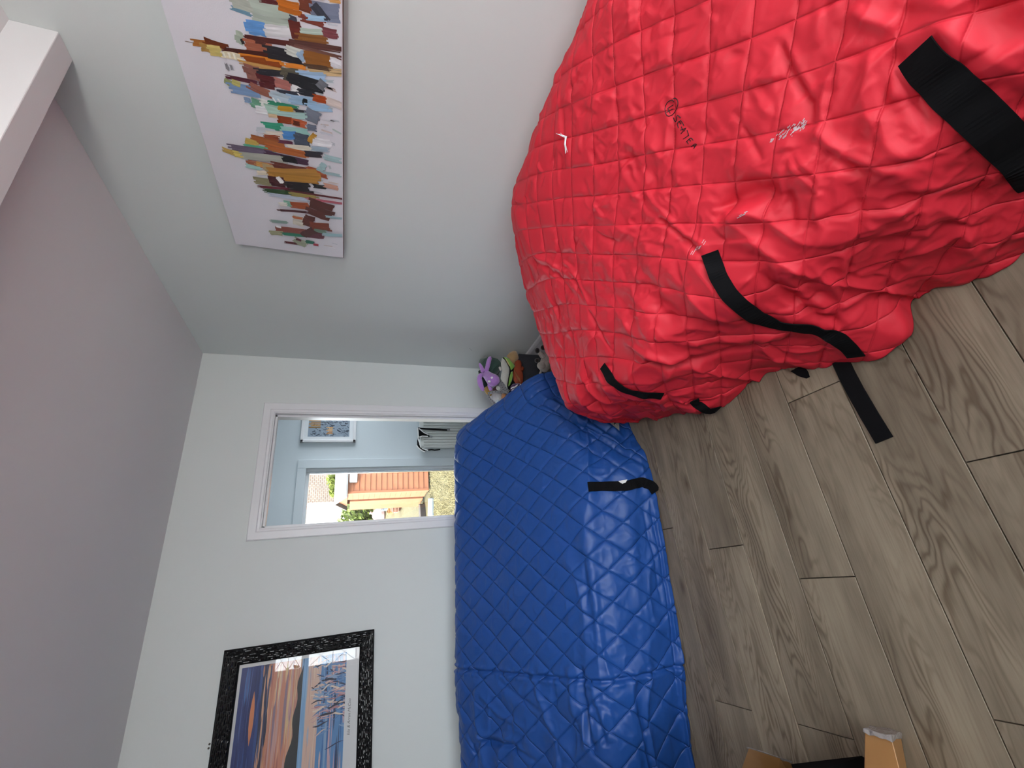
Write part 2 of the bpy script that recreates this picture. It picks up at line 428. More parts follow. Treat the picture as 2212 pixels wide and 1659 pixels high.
rr.cbox(RX0-.006, HY-.09, RZ0, RX0+.02, HY-.03, RZ1-.005, .004); rr.cbox(RX1-.02, HY-.09, RZ0, RX1+.006, HY-.03, RZ1-.005, .004)
rr.build('radiator_casing', M_RAD, rd)
MB().tube([(RX0+.06, HY-.06, .0), (RX0+.06, HY-.06, RZ0+.02)], .008).build('pipe', mat('copper_pipe', (.5, .28, .16), .35, metallic=.8), rd)
for x in (1.7, 2.1): MB().box(x-.02, HY-.032, RZ0+.1, x+.02, HY-.0005, RZ1-.1).build('bracket', M_RAD, rd)

# dog harness hanging over the radiator: black webbing with white piping
M_PIPE = mat('white_piping', (.85, .85, .85), .5)
hz7 = lambda a, b: (630+a/5.821, 880+b/5.821)
def hp(a, b, dy=0): return at(*hz7(a, b), 1, HY-.106-dy)
hn = thing('dog_harness', 'black dog harness with white piping hung over the hall radiator', 'harness', at(*hz7(1600, 400), 1, HY-.106))
def hrib(name, pts, w, mt, dy=0, th=.004):
    P = [hp(*p, dy) for p in pts]; sd = []
    for i in range(len(P)):
        t = (P[min(i+1, len(P)-1)]-P[max(i-1, 0)]).normalized(); sd.append(t.cross(Vector((0, 1, 0))).normalized())
    return MB().ribbon(P, sd, w, th, (0, -1, 0)).build(name, mt, hn)
hrib('strap', [(1590, 262), (1700, 272), (1830, 280), (1960, 286)], .020, M_BLACKTAPE)
hrib('buckle', [(1955, 284), (1990, 280)], .026, mat('grey_plastic_buckle', (.25, .25, .26), .4), .004)
MB().prism([hp(1590, 262, .004), hp(1725, 340, .004), hp(1740, 372, .004), hp(1690, 370, .004), hp(1605, 372, .004), hp(1592, 330, .004)], (0, -1, 0), .004).build('chest_panel', M_BLACKTAPE, hn)
hrib('clip', [(1735, 362), (1770, 372)], .024, mat('steel_clip', (.4, .4, .42), .3, metallic=.7), .006)
hrib('piping', [(1585, 262), (1590, 330), (1592, 400), (1612, 460), (1625, 505)], .012, M_PIPE, .010)
hrib('piping', [(1600, 265), (1660, 315), (1722, 345)], .011, M_PIPE, .010)
hrib('piping', [(1605, 375), (1640, 362), (1715, 366)], .011, M_PIPE, .010)
hrib('neck_loop', [(1600, 370), (1590, 420), (1590, 470), (1620, 520), (1680, 552)], .022, M_BLACKTAPE, .002)
hrib('piping', [(1568, 478), (1600, 515), (1640, 545), (1675, 560)], .011, M_PIPE, .010)
hrib('piping', [(1640, 518), (1680, 530), (1715, 542)], .010, M_PIPE, .010)
hrib('strap', [(1690, 540), (1760, 532), (1800, 538), (1868, 530)], .014, M_BLACKTAPE, .001)

# small framed print in the hall
hpic = thing('hall_picture', 'white framed grey print with an orange patch in the hall', 'picture', (1.85, HY-.02, 1.4))
PX0, PX1, PZ0, PZ1 = 1.56, 2.08, 1.405, 1.968
pf = MB()
for a in ((PX0, PZ0, PX0+.03, PZ1), (PX1-.03, PZ0, PX1, PZ1), (PX0, PZ0, PX1, PZ0+.03), (PX0, PZ1-.03, PX1, PZ1)): pf.cbox(a[0], HY-.03, a[1], a[2], HY-.001, a[3], .004)
pf.build('frame', M_TRIM, hpic)
MB().box(PX0+.02, HY-.018, PZ0+.02, PX1-.02, HY-.012, PZ1-.02).build('mount', mat('white_card_mount', (.72, .75, .78), .8), hpic)
M_PAINT = paint_mat('printed_ink', .6, False)
pr = MB(); random.seed(9)
def quadz(mb, x0, z0, x1, z1, y, col): mb.add([(x0, y, z0), (x1, y, z0), (x1, y, z1), (x0, y, z1)], [(0, 1, 2, 3)], col)
ix0, ix1, iz0, iz1 = PX0+.065, PX1-.065, PZ0+.07, PZ1-.07
quadz(pr, ix0, iz0, ix1, iz1, HY-.0185, srgb('8d9cad'))
for k in range(240):
    x = random.uniform(ix0, ix1-.02); z = random.uniform(iz0, iz1-.05); yy = HY-.0186-k*3e-6
    w = random.uniform(.004, .01); hh = random.uniform(.02, .07); dx = random.uniform(-.02, .03)
    pr.add([(x, yy, z), (x+w, yy, z), (min(x+w+dx, ix1), yy, z+hh*.7), (min(max(x+dx, ix0), ix1-.001), yy, z+hh*.7)], [(0, 1, 2, 3)], srgb(random.choice(['3c4656', '56616f', '70808f', 'a8b5c0', '2c3440'])))
for k in range(7): quadz(pr, ix0+.03+k*.012, iz0+.17+.01*(k % 2), ix0+.038+k*.012, iz0+.24-.012*(k % 3), HY-.0194, srgb(random.choice(['c98f4a', 'b37a35', 'dcae72'])))
for k in range(5): quadz(pr, ix0+.10+k*.02, iz0+.30, ix0+.112+k*.02, iz0+.42-.02*(k % 2), HY-.0195, srgb(random.choice(['b98a4a', '8a6a3c'])))
pr.build('print', M_PAINT, hpic)

# ------------------------------------------------------------------ covers: quilted sheets draped over sofas
def vnoise(x, y, seed=0):
    xi = np.floor(x).astype(np.int64); yi = np.floor(y).astype(np.int64); fx = x-xi; fy = y-yi
    def hsh(a, b):
        n = (a*374761393+b*668265263+seed*1274126177) & 0xffffffff
        n = ((n ^ (n >> 13))*1274126177) & 0xffffffff
        return ((n ^ (n >> 16)) & 0xffff)/32767.5-1
    u = fx*fx*fx*(fx*(fx*6-15)+10); v = fy*fy*fy*(fy*(fy*6-15)+10)
    return (hsh(xi, yi)*(1-u)+hsh(xi+1, yi)*u)*(1-v)+(hsh(xi, yi+1)*(1-u)+hsh(xi+1, yi+1)*u)*v
def crm(ctrl, n):
    """Catmull-Rom along axis 0 -> n samples"""
    c = np.asarray(ctrl, float); k = len(c)
    c = np.concatenate([2*c[:1]-c[1:2], c, 2*c[-1:]-c[-2:-1]])
    t = np.linspace(0, k-1-1e-9, n); i = t.astype(int); f = (t-i).reshape((-1,)+(1,)*(c.ndim-1))
    p0, p1, p2, p3 = c[i], c[i+1], c[i+2], c[i+3]
    return .5*((2*p1)+(-p0+p2)*f+(2*p0-5*p1+4*p2-p3)*f**2+(-p0+3*p1-3*p2+p3)*f**3)
def normals(P):
    du = np.gradient(P, axis=0); dv = np.gradient(P, axis=1); n = np.cross(du, dv)
    return n/(np.linalg.norm(n, axis=2, keepdims=True)+1e-12)

class Sheet:
    def __init__(s, ctrl, nu, nv, flip=False, mid=6):
        # even out sampling along both directions by arc length
        A = np.asarray(ctrl, float)
        B = crm(A, 400)                                  # along stations
        B = np.swapaxes(crm(np.swapaxes(B, 0, 1), 400), 0, 1)
        L = np.concatenate([[0], np.cumsum(np.linalg.norm(np.diff(B[:, 130:330:40].mean(axis=1), axis=0), axis=1))])
        li = np.interp(np.linspace(0, L[-1], nu), L, np.arange(400))
        B = s.samp(B, li, 0)
        out = np.zeros((nu, nv, 3)); T = np.zeros((nu, nv))
        for i in range(nu):
            r = B[i]; l = np.concatenate([[0], np.cumsum(np.linalg.norm(np.diff(r, axis=0), axis=1))])
            q = np.linspace(0, l[-1], nv)
            for k in range(3): out[i, :, k] = np.interp(q, l, r[:, k])
            T[i] = q
        s.P = out; s.T = T; s.S = np.repeat(np.linspace(0, L[-1], nu)[:, None], nv, 1)
        s.sign = -1 if flip else 1; s.nu, s.nv = nu, nv
        s.N = normals(out)*s.sign; s.Hh = np.zeros((nu, nv)); s.base = s.bvh(out)
    @staticmethod
    def samp(B, idx, ax):
        i = np.clip(idx.astype(int), 0, B.shape[ax]-2); f = (idx-i)
        return B[i]*(1-f)[:, None, None]+B[i+1]*f[:, None, None]
    def bvh(s, P):
        nu, nv = s.nu, s.nv
        ii = np.arange((nu-1)*(nv-1)); a = (ii//(nv-1))*nv+ii % (nv-1)
        q = np.stack([a, a+1, a+nv+1, a+nv], 1)
        return BVHTree.FromPolygons(P.reshape(-1, 3).tolist(), q.tolist())
    def st(s, px, py):
        d = pray(px, py).normalized(); hit = s.base.ray_cast(CAM, d)
        if hit[0] is None: return None
        k = hit[2]; i, j = k//(s.nv-1), k % (s.nv-1)
        return s.S[i, j], s.T[i, j]
    def crease(s, pts, amp, w, taper=True):
        q = [s.st(*p) for p in pts]; q = [p for p in q if p is not None]
        if len(q) < 2: return
        best = np.full((s.nu, s.nv), 1e9); fac = np.ones((s.nu, s.nv)); n = len(q)-1
        for k in range(n):
            (ax, ay), (bx, by) = q[k], q[k+1]; dx, dy = bx-ax, by-ay; l2 = dx*dx+dy*dy+1e-12
            t = np.clip(((s.S-ax)*dx+(s.T-ay)*dy)/l2, 0, 1)
            d = np.hypot(s.S-ax-t*dx, s.T-ay-t*dy); mk = d < best
            best = np.where(mk, d, best); fac = np.where(mk, (k+t)/n, fac)
        g = np.exp(-(best/w)**2)
        if taper: g = g*np.sin(np.clip(fac, .0, 1)*math.pi)**.5
        s.Hh += amp*g
    def finish(s):
        s.Q = s.P+s.N*s.Hh[..., None]; s.Q[..., 2] = np.maximum(s.Q[..., 2], .004)
        s.N2 = normals(s.Q)*s.sign; s.top = s.bvh(s.Q)
    def build(s, name, mt, parent, thick=.006):
        nu, nv = s.nu, s.nv; v = s.Q.reshape(-1, 3)
        ii = np.arange((nu-1)*(nv-1)); a = (ii//(nv-1))*nv+ii % (nv-1)
        q = np.stack([a, a+1, a+nv+1, a+nv], 1)
        if s.sign > 0: q = q[:, ::-1]
        me = bpy.data.meshes.new(name); me.from_pydata((v-np.array(parent.location)).tolist(), [], q.tolist()); me.update()
        me.polygons.foreach_set('use_smooth', [True]*len(me.polygons)); me.materials.append(mt)
        uv = me.uv_layers.new(name='sheet'); li = np.zeros(len(me.loops), np.int32); me.loops.foreach_get('vertex_index', li)
        st = np.stack([s.A.reshape(-1), s.Bq.reshape(-1)], 1)[li]; uv.data.foreach_set('uv', st.reshape(-1).astype(np.float32))
        o = bpy.data.objects.new(name, me); C.objects.link(o); o.parent = parent
        md = o.modifiers.new('thickness', 'SOLIDIFY'); md.thickness = thick; md.offset = -1
        return o
    def cast(s, px, py):
        d = pray(px, py).normalized(); h = s.top.ray_cast(CAM, d); return (h[0], h[1]) if h[0] is not None else None
    def near(s, p, n):
        h = s.top.ray_cast(p+n*.06, -n, .12); return h[0] if h[0] is not None else p

def quilt(sh, ps, pt, amp, w=.13, s0=0, t0=0, warp=.0, tilt=.8):
    a = (sh.S-s0)/ps+warp*vnoise(sh.S*3, sh.T*3, 5); b = (sh.T-t0)/pt+warp*vnoise(sh.S*3, sh.T*3, 6)
    l1 = np.mod(a+b, 1); l2 = np.mod(a-b, 1)
    d1 = np.minimum(l1, 1-l1); d2 = np.minimum(l2, 1-l2)
    p = (1-np.exp(-d1/w))*(1-np.exp(-d2/w))
    sh.Hh += amp*p; sh.A, sh.Bq = a, b
    # each diamond sits a little differently
    ca, cb = np.floor(a+b), np.floor(a-b)
    rnd = lambda k: np.modf(np.abs(np.sin(ca*12.9898+cb*78.233+k)*43758.5453))[0]-.5
    sh.Hh += amp*tilt*p*(rnd(1)*(l1-.5)*2+rnd(2)*(l2-.5)*2+rnd(3)*.6)
def crumple(sh, seed, sc, amp, mask=1.0, sx=1, sy=1):
    x, y = sh.S*sc*sx, sh.T*sc*sy
    wx = vnoise(x*.7, y*.7, seed+11)*.8; wy = vnoise(x*.7+9, y*.7+4, seed+12)*.8
    n = 1-2*np.abs(vnoise(x+wx, y+wy, seed)); sh.Hh += amp*n*mask

def tension_creases(sh, n, seed, amp, lo, hi, w, t0=0, t1=9, xmask=None):
    # short sharp folds, steep on one side, scattered over the cloth
    rg = np.random.RandomState(seed); ds = sh.S[1, 0]-sh.S[0, 0]
    for k in range(n):
        cs = rg.uniform(0, sh.S[-1, 0]); ct = rg.uniform(t0, min(t1, sh.T.max())); a = rg.uniform(0, math.pi); l = rg.uniform(lo, hi); am = amp*rg.uniform(.4, 1)*rg.choice((-1, 1)); ww_ = w*rg.uniform(.6, 1.5); cv_ = rg.uniform(-.25, .25)/l
        i0, i1 = max(0, int((cs-l)/ds)), min(sh.nu, int((cs+l)/ds)+2)
        if i1-i0 < 3: continue
        S_, T_ = sh.S[i0:i1]-cs, sh.T[i0:i1]-ct; u = S_*math.cos(a)+T_*math.sin(a); v = -S_*math.sin(a)+T_*math.cos(a)-cv_*u*u
        env = np.clip(1-(u/(l*.5))**2, 0, 1); g = np.where(v > 0, np.exp(-(v/ww_)**2), np.exp(-(v/(ww_*3.2))**2))
        m_ = 1 if xmask is None else xmask[i0:i1]
        sh.Hh[i0:i1] += am*env*g*m_
def strap_on(sh, name, pts, width, mt, parent, extra=None, lift=.004, thick=.003):
    """webbing laid on the sheet along a line; extra = world points that carry it on over the floor"""
    P, N = [], []
    for k in range(len(pts)-1):
        for t in np.linspace(0, 1, 9, endpoint=k == len(pts)-2):
            h = sh.cast(pts[k][0]+(pts[k+1][0]-pts[k][0])*t, pts[k][1]+(pts[k+1][1]-pts[k][1])*t)
            if h: P.append(h[0]); N.append(h[1] if h[1].dot(CAM-h[0]) > 0 else -h[1])
    for it in range(5):
        N = [(N[max(i-1, 0)]+N[i]*1+N[min(i+1, len(N)-1)]).normalized() for i in range(len(N))]
        P = [P[i] if i in (0, len(P)-1) else (P[i-1]+P[i]*2+P[i+1])/4 for i in range(len(P))]
    Q, SD, NN = [], [], []
    for i, p in enumerate(P):
        t = (P[min(i+1, len(P)-1)]-P[max(i-1, 0)]).normalized(); sd = t.cross(N[i]).normalized()
        l = [sh.near(p+sd*width*k, N[i]) for k in (-.5, -.25, 0, .25, .5)]
        hgt = max((q-p).dot(N[i]) for q in l)
        Q.append(p+N[i]*(min(max(hgt, 0), .012)+lift)); SD.append(sd); NN.append(N[i])
    for it in range(2): Q = [Q[i] if i in (0, len(Q)-1) else (Q[i-1]+Q[i]*2+Q[i+1])/4 for i in range(len(Q))]
    if extra:
        for p, sd, nn in extra: Q.append(Vector(p)); SD.append(Vector(sd)); NN.append(Vector(nn))
    return MB().ribbon(Q, SD, width, thick, NN).build(name, mt, parent, smooth=False)

def fabric_mat(name, col, rough, sheen, spec, bs, bstr, gd=.003):
    mt = mat(name, col, rough, spec, sheen=sheen, vary=(7, .06)); nt = mt.node_tree; L = nt.links.new; b = nt.nodes['Principled BSDF']
    tc = nt.nodes.new('ShaderNodeTexCoord')
    n1 = nt.nodes.new('ShaderNodeTexNoise'); n1.noise_type = 'RIDGED_MULTIFRACTAL'; n1.inputs['Scale'].default_value = bs; n1.inputs['Detail'].default_value = 4; n1.inputs['Distortion'].default_value = .6
    L(tc.outputs['Object'], n1.inputs['Vector'])
    n2 = nt.nodes.new('ShaderNodeTexNoise'); n2.inputs['Scale'].default_value = 700; L(tc.outputs['Object'], n2.inputs['Vector'])
    uv = nt.nodes.new('ShaderNodeUVMap'); uv.uv_map = 'sheet'; sx = nt.nodes.new('ShaderNodeSeparateXYZ'); L(uv.outputs[0], sx.inputs[0])
    hs = []
    for op in ('ADD', 'SUBTRACT'):
        l = math_node(nt, 'FRACT', math_node(nt, op, sx.outputs[0], sx.outputs[1])); d = math_node(nt, 'ABSOLUTE', math_node(nt, 'SUBTRACT', l, .5)); d = math_node(nt, 'SUBTRACT', .5, d)
        q = math_node(nt, 'DIVIDE', d, .022); hs.append(math_node(nt, 'POWER', 2.718, math_node(nt, 'MULTIPLY', math_node(nt, 'MULTIPLY', q, q), -1.0)))
    groove = math_node(nt, 'MULTIPLY', math_node(nt, 'MAXIMUM', hs[0], hs[1]), -1.0)
    b0 = nt.nodes.new('ShaderNodeBump'); b0.inputs['Strength'].default_value = 1.0; b0.inputs['Distance'].default_value = gd; L(groove, b0.inputs['Height'])
    b1 = nt.nodes.new('ShaderNodeBump'); b1.inputs['Strength'].default_value = bstr; L(b0.outputs[0], b1.inputs['Normal']); b1.inputs['Distance'].default_value = .004; L(n1.outputs['Fac'], b1.inputs['Height'])
    b2 = nt.nodes.new('ShaderNodeBump'); b2.inputs['Strength'].default_value = .15; b2.inputs['Distance'].default_value = .0006; L(n2.outputs['Fac'], b2.inputs['Height']); L(b1.outputs[0], b2.inputs['Normal'])
    L(b2.outputs[0], b.inputs['Normal'])
    return mt

# ---- red cover on the sofa along the right wall
def red_profile(y, back, seat, fx, fz=.0, xe=.66, k=1.0, mid=None):
    """(x,z) from behind the back, over the top, down to the hem"""
    zt = back; zs = seat
    f = lambda a: zs+(zt-zs)*a
    return [(1.618, y, zt*.55*k), (1.618, y, (zt-.06)*k), (1.578, y, (zt-.012)*k), (1.48, y, zt*k), (1.36, y, f(.90)*k), (1.20, y, f(.62)*k), (1.02, y, f(.33)*k),
            (.87, y, f(.10)*k), (.755, y, (zs-.015)*k), (xe+.012, y, (zs-.075)*k), (xe-.025, y, (zs-.19)*k), ((xe-.03)*.4+fx*.6, y, .13*k), (fx, y, fz*k+.004)]
RS = [  # y, back height, seat-edge height, hem x
    (-.60, .82, .52, .60, .66), (-.25, .82, .52, .60, .665), (.0, .825, .53, .60, .67), (.20, .83, .525, .555, .665), (.33, .83, .52, .55, .655), (.45, .828, .515, .575, .65),
    (.56, .828, .51, .595, .655), (.64, .828, .51, .50, .645), (.80, .828, .515, .505, .655), (.95, .826, .515, .555, .665), (1.09, .824, .51, .592, .665), (1.20, .822, .505, .570, .655),
    (1.33, .815, .505, .570, .655), (1.45, .765, .505, .59, .665), (1.56, .705, .505, .62, .675), (1.67, .65, .50, .655, .69), (1.765, .597, .48, .69, .705)]
ctrl = [red_profile(*r[:4], xe=r[4]) for r in RS]
last = np.array(ctrl[-1])
for dy, k in ((.045, .94), (.075, .78), (.09, .45), (.095, .0)):
    q = last.copy(); q[:, 1] += dy; q[:, 2] = q[:, 2]*k+.004
    q[:, 0] = q[:, 0]+np.linspace(0, .02, len(q)); ctrl.append(q.tolist())
R = Sheet(ctrl, 600, 480, flip=False)
if R.N[300, 220, 2] < 0: R.sign = -1; R.N = -R.N
quilt(R, .148, .132, .0060, .07, s0=.04, t0=.03, warp=.10, tilt=1.3)
cm = np.clip(.55+.9*vnoise(R.S*3.1, R.T*3.1, 77), .15, 1.3)
crumple(R, 3, 8, .0055, cm); crumple(R, 7, 17, .0034, cm); crumple(R, 9, 34, .0016, cm); crumple(R, 15, 4.2, .004)
lowmask = np.clip((R.T-.95)/.25, 0, 1)
crumple(R, 21, 7, .012, lowmask, sx=1.0, sy=.8); crumple(R, 25, 5, .016, np.clip((R.T-1.1)/.3, 0, 1), sx=1.3, sy=.4)
for pts, a, w in (
    ([(1552, 9), (1505, 85), (1455, 170), (1395, 280), (1345, 365), (1300, 440), (1200, 605)], -.005, .006),
    ([(1765, 283), (1795, 310), (1830, 340), (1870, 355), (1922, 376)], .014, .012), ([(1770, 300), (1810, 340), (1860, 372), (1920, 390)], -.008, .012),
    ([(1680, 85), (1715, 160), (1755, 230), (1763, 275)], -.012, .010), ([(1692, 75), (1728, 150), (1765, 220)], .008, .010),
    ([(1840, 20), (1870, 40), (1910, 55), (1940, 70)], .012, .012), ([(1925, 115), (1950, 165), (1985, 230), (2010, 290)], -.012, .014),
    ([(1905, 125), (1930, 170), (1960, 230), (1990, 300)], .010, .014),
    ([(1545, 480), (1585, 440), (1630, 418), (1690, 405)], -.022, .025), ([(1560, 515), (1600, 470), (1660, 440)], .020, .03),
    ([(1350, 740), (1400, 758), (1450, 765), (1530, 758)], .016, .016), ([(1370, 760), (1430, 783), (1500, 778), (1600, 758), (1720, 735)], -.022, .016),
    ([(1330, 850), (1400, 862), (1480, 866), (1560, 850)], -.016, .014), ([(1300, 860), (1360, 878), (1450, 885)], .012, .012),
    ([(1640, 590), (1700, 640), (1760, 675), (1830, 700)], -.018, .014), ([(1690, 590), (1740, 635), (1800, 665)], .016, .014),
    ([(1750, 560), (1790, 620), (1830, 665)], .012, .010), ([(1105, 530), (1150, 560), (1200, 592), (1245, 640)], -.010, .012), ([(1140, 545), (1190, 570), (1235, 600)], .007, .012),
    ([(1420, 470), (1470, 505), (1530, 560)], -.010, .008), ([(1432, 462), (1490, 508), (1535, 535)], .007, .008),
    ([(1700, 385), (1706, 440), (1716, 505)], -.010, .012), ([(1757, 425), (1765, 470), (1776, 525)], .012, .014), ([(1838, 400), (1852, 450), (1870, 500)], -.010, .014),
    ([(1900, 390), (1960, 420), (2050, 430), (2150, 440)], -.012, .018), ([(1820, 520), (1900, 520), (1990, 515), (2080, 470)], -.010, .016),
    ([(2120, 0), (2130, 60), (2170, 120)], -.022, .03), ([(2060, 0), (2075, 70), (2100, 130)], .018, .03), ([(1270, 660), (1300, 720), (1330, 770)], -.008, .008),
    ([(1240, 590), (1262, 625), (1275, 665)], .008, .008), ([(1170, 620), (1185, 700), (1210, 780)], .006, .02), ([(1620, 170), (1650, 230), (1680, 262)], .006, .01),
    ([(1590, 240), (1620, 290), (1655, 350)], -.008, .008), ([(1900, 640), (1930, 690), (1935, 730)], .015, .02), ([(1400, 700), (1460, 735), (1560, 735), (1700, 725)], .010, .02)):
    R.crease(pts, a, w)
tension_creases(R, 330, 5, .0085, .06, .20, .006, .45, 1.75); tension_creases(R, 260, 6, .0050, .03, .09, .0045, .45, 1.75)
R.finish()
red = thing('covered_sofa', 'large sofa wrapped in a red quilted moving blanket along the right wall', 'sofa', (1.1, .7, 0))
M_RED = fabric_mat('red_quilted_cotton', (.60, .020, .038), .55, .0, .3, 15, .55, .0018)
R.build('quilted_cover', M_RED, red)['label'] = 'red diamond-quilted blanket'
strap_on(R, 'strap', [(1985, 105), (2030, 165), (2080, 215), (2140, 275), (2212, 348), (2250, 392)], .062, M_BLACKTAPE, red)
strap_on(R, 'strap', [(1534, 545), (1548, 590), (1575, 635), (1620, 675), (1680, 700), (1750, 708), (1800, 722), (1838, 752), (1850, 768)], .046, M_BLACKTAPE, red)
strap_on(R, 'strap', [(1304, 790), (1322, 820), (1350, 842), (1385, 850), (1430, 853)], .040, M_BLACKTAPE, red)
strap_on(R, 'strap', [(1498, 860), (1508, 874), (1525, 884), (1552, 880)], .036, M_BLACKTAPE, red)
fp = [at(1815, 778, 2, .006), at(1830, 810, 2, .004), at(1850, 848, 2, .003), at(1880, 900, 2, .003), at(1911, 951, 2, .003)]
MB().ribbon(fp, [((fp[min(i+1, 4)]-fp[max(i-1, 0)]).cross(Vector((0, 0, 1)))).normalized() for i in range(5)], .05, .003, (0, 0, 1)).build('strap', M_BLACKTAPE, red)
fp = [at(1722, 795, 2, .006), at(1736, 808, 2, .004), at(1746, 816, 2, .003)]
MB().ribbon(fp, [(0, 1, 0)]*3, [.05, .035, .012], .003, (0, 0, 1)).build('strap', M_BLACKTAPE, red)
# marker writing on the cover: circled 4, SEATER
z7 = lambda a, b: (1100+a/3.318, b/3.318)
M_INK = mat('black_marker', (.004, .004, .005), .6)
def ink(sh, strokes, r, mt, parent, name, lift=.0008):
    mb = MB()
    for st in strokes:
        P = []
        for k in range(len(st)-1):
            for t in (0, .34, .67):
                P.append((st[k][0]+(st[k+1][0]-st[k][0])*t, st[k][1]+(st[k+1][1]-st[k][1])*t))
        P.append(st[-1]); Q = []
        for p in P:
            h = sh.cast(*p)
            if h: Q.append(h[0]+(h[1] if h[1].dot(CAM-h[0]) > 0 else -h[1])*lift)
        if len(Q) > 1: mb.tube(Q, r, 5)
    return mb.build(name, mt, parent)
zw = lambda a, b: (1420+a/11.85, 200+b/11.85)
ww = [[zw(*p) for p in q] for q in (
    [(405, 155), (470, 145), (510, 180), (530, 240), (525, 330), (490, 420), (450, 500), (390, 570), (300, 610), (240, 585), (205, 500), (195, 420), (215, 330), (260, 250), (320, 205), (380, 185), (410, 210), (420, 240)],
    [(412, 308), (340, 355), (268, 405), (300, 465), (330, 537)], [(388, 420), (310, 462), (230, 510)],                                  # circled 4
    [(600, 650), (550, 600), (510, 580), (495, 620), (495, 690), (470, 752), (440, 725), (410, 640)],                                    # S
    [(600, 715), (555, 735), (510, 795), (530, 860), (548, 910)], [(562, 735), (610, 812)], [(600, 712), (645, 775), (682, 852)],          # E
    [(592, 962), (665, 935), (738, 912)], [(612, 872), (670, 985), (605, 1058)], [(690, 990), (720, 930)],                                # A
    [(760, 965), (790, 1040), (806, 1112)], [(800, 1090), (730, 1145), (662, 1186)],                                                      # T
    [(742, 1258), (845, 1166), (882, 1170), (920, 1222)], [(812, 1198), (858, 1246)], [(750, 1248), (800, 1322)],                          # E
    [(872, 1390), (920, 1340), (968, 1308), (1002, 1322), (985, 1368), (930, 1352)], [(935, 1352), (962, 1388), (935, 1440)])]             # R
ink(R, ww, .0011, M_INK, red, 'marker_writing')['label'] = 'handwritten circled 4 SEATER in black marker'
# white paint smears and a torn tuft of thread
random.seed(3)
sm = []
for k in range(70):
    a = 1662+random.random()**.8*78; b = 302-(a-1662)*.42+random.gauss(0, 5); l = random.uniform(2, 9)
    sm.append([(a, b), (a+l*.5, b-l*.6), (a+l*.7, b-l)])
for k in range(7): a = 1592+random.random()*26; b = 470-(a-1592)*.6+random.uniform(-3, 3); sm.append([(a, b), (a+6, b-3)])
for k in range(9): a = 1490+random.random()*32; b = 553-(a-1490)*.9+random.uniform(-4, 4); sm.append([(a, b), (a+5, b-8)])
ink(R, sm, .0009, mat('dried_white_paint', (.52, .42, .45), .7), red, 'paint_smear', .0002)['kind'] = 'stuff'
tf = MB()
for k in range(16):
    x0, y0 = 1224+random.uniform(-2, 2), 296+random.uniform(-2, 2)
    tip = (1204+random.uniform(-2, 12), 289+random.uniform(-2, 4)) if k % 2 else (1226+random.uniform(-3, 3), 334-random.uniform(0, 14))
    a, b = R.cast(x0, y0), R.cast(*tip)
    n_ = Vector((-.6, -.2, .77))
    if a and b: tf.tube([a[0]+n_*.004, (a[0]+b[0])/2+n_*.012, b[0]+n_*.006], [.0016, .0014, .0007], 5)
tf.build('torn_thread', mat('white_thread', (.75, .73, .75), .8), red)

# ---- blue cover on the sofa along the back wall
def blue_profile(x, top, sy, sz, hy, k=1.0, back=2.985):
    zt = top; f = lambda a: sz+(zt-sz)*a; g = lambda a: sy+(2.80-sy)*a
    return [(x, back, zt*.5*k), (x, back-.005, (zt-.09)*k), (x, back-.045, (zt-.012)*k), (x, 2.86, zt*k), (x, 2.74, f(.86)*k), (x, g(.72), f(.64)*k), (x, g(.42), f(.36)*k),
            (x, g(.15), f(.11)*k), (x, sy-.03, (sz-.035)*k), (x, sy-.075, (sz-.13)*k), (x, (sy-.08)*.5+hy*.5, .19*k), (x, hy+.012, .07*k), (x, hy, .004)]
BS = [(-1.02, .79, 2.09, .46, 2.05), (-.84, .82, 2.06, .465, 2.02), (-.66, .828, 2.04, .46, 1.975), (-.44, .825, 2.01, .45, 1.935), (-.2, .812, 1.995, .435, 1.908), (.05, .80, 1.985, .415, 1.880),
      (.28, .79, 1.985, .39, 1.858), (.46, .782, 2.0, .36, 1.850), (.60, .775, 2.06, .36, 1.915), (.74, .768, 2.12, .38, 1.955), (.87, .757, 2.19, .41, 2.0)]
bc = [blue_profile(*b) for b in BS]
pre = []
lastl = np.array(bc[0])
for dx, k in ((-.15, 0.0), (-.145, .4), (-.12, .78), (-.06, .95)):
    q = lastl.copy(); q[:, 0] += dx; q[:, 2] = q[:, 2]*k+.004; pre.append(q.tolist())
post = []
for x, zt, sy, sz, hy, kk in ((.97, .725, 2.25, .43, 2.12, 1), (1.05, .63, 2.27, .445, 2.16, 1), (1.11, .54, 2.28, .43, 2.19, 1), (1.15, .42, 2.29, .38, 2.22, .96), (1.165, .27, 2.30, .25, 2.24, .9), (1.175, .10, 2.31, .09, 2.25, .5), (1.18, .0, 2.31, 0, 2.26, 0)):
    q = np.array(blue_profile(x, zt, sy, sz, hy, 1)); q[:, 2] = np.clip(q[:, 2], .0, max(zt, sz))*kk+.004; post.append(q.tolist())
B = Sheet(pre+bc+post, 620, 420)
if B.N[300, 180, 2] < 0: B.sign = -1; B.N = -B.N
quilt(B, .134, .190, .0075, .07, s0=.02, t0=.05, warp=.05, tilt=.5)
xg = B.P[..., 0]
crumple(B, 5, 10, .0020); crumple(B, 8, 24, .0014)
crumple(B, 33, 5.5, .014, np.clip((-.46-xg)/.1, 0, 1), sx=1, sy=1.2)
front = np.clip((B.T-1.28)/.2, 0, 1)
crumple(B, 41, 6, .010, front, sx=.5, sy=2.0)
B.Hh += -.013*np.exp(-((xg+.44)/.006)**2)+.004*np.exp(-((np.abs(xg+.44)-.018)/.008)**2)*(1+vnoise(B.T*60, B.S*0, 3))
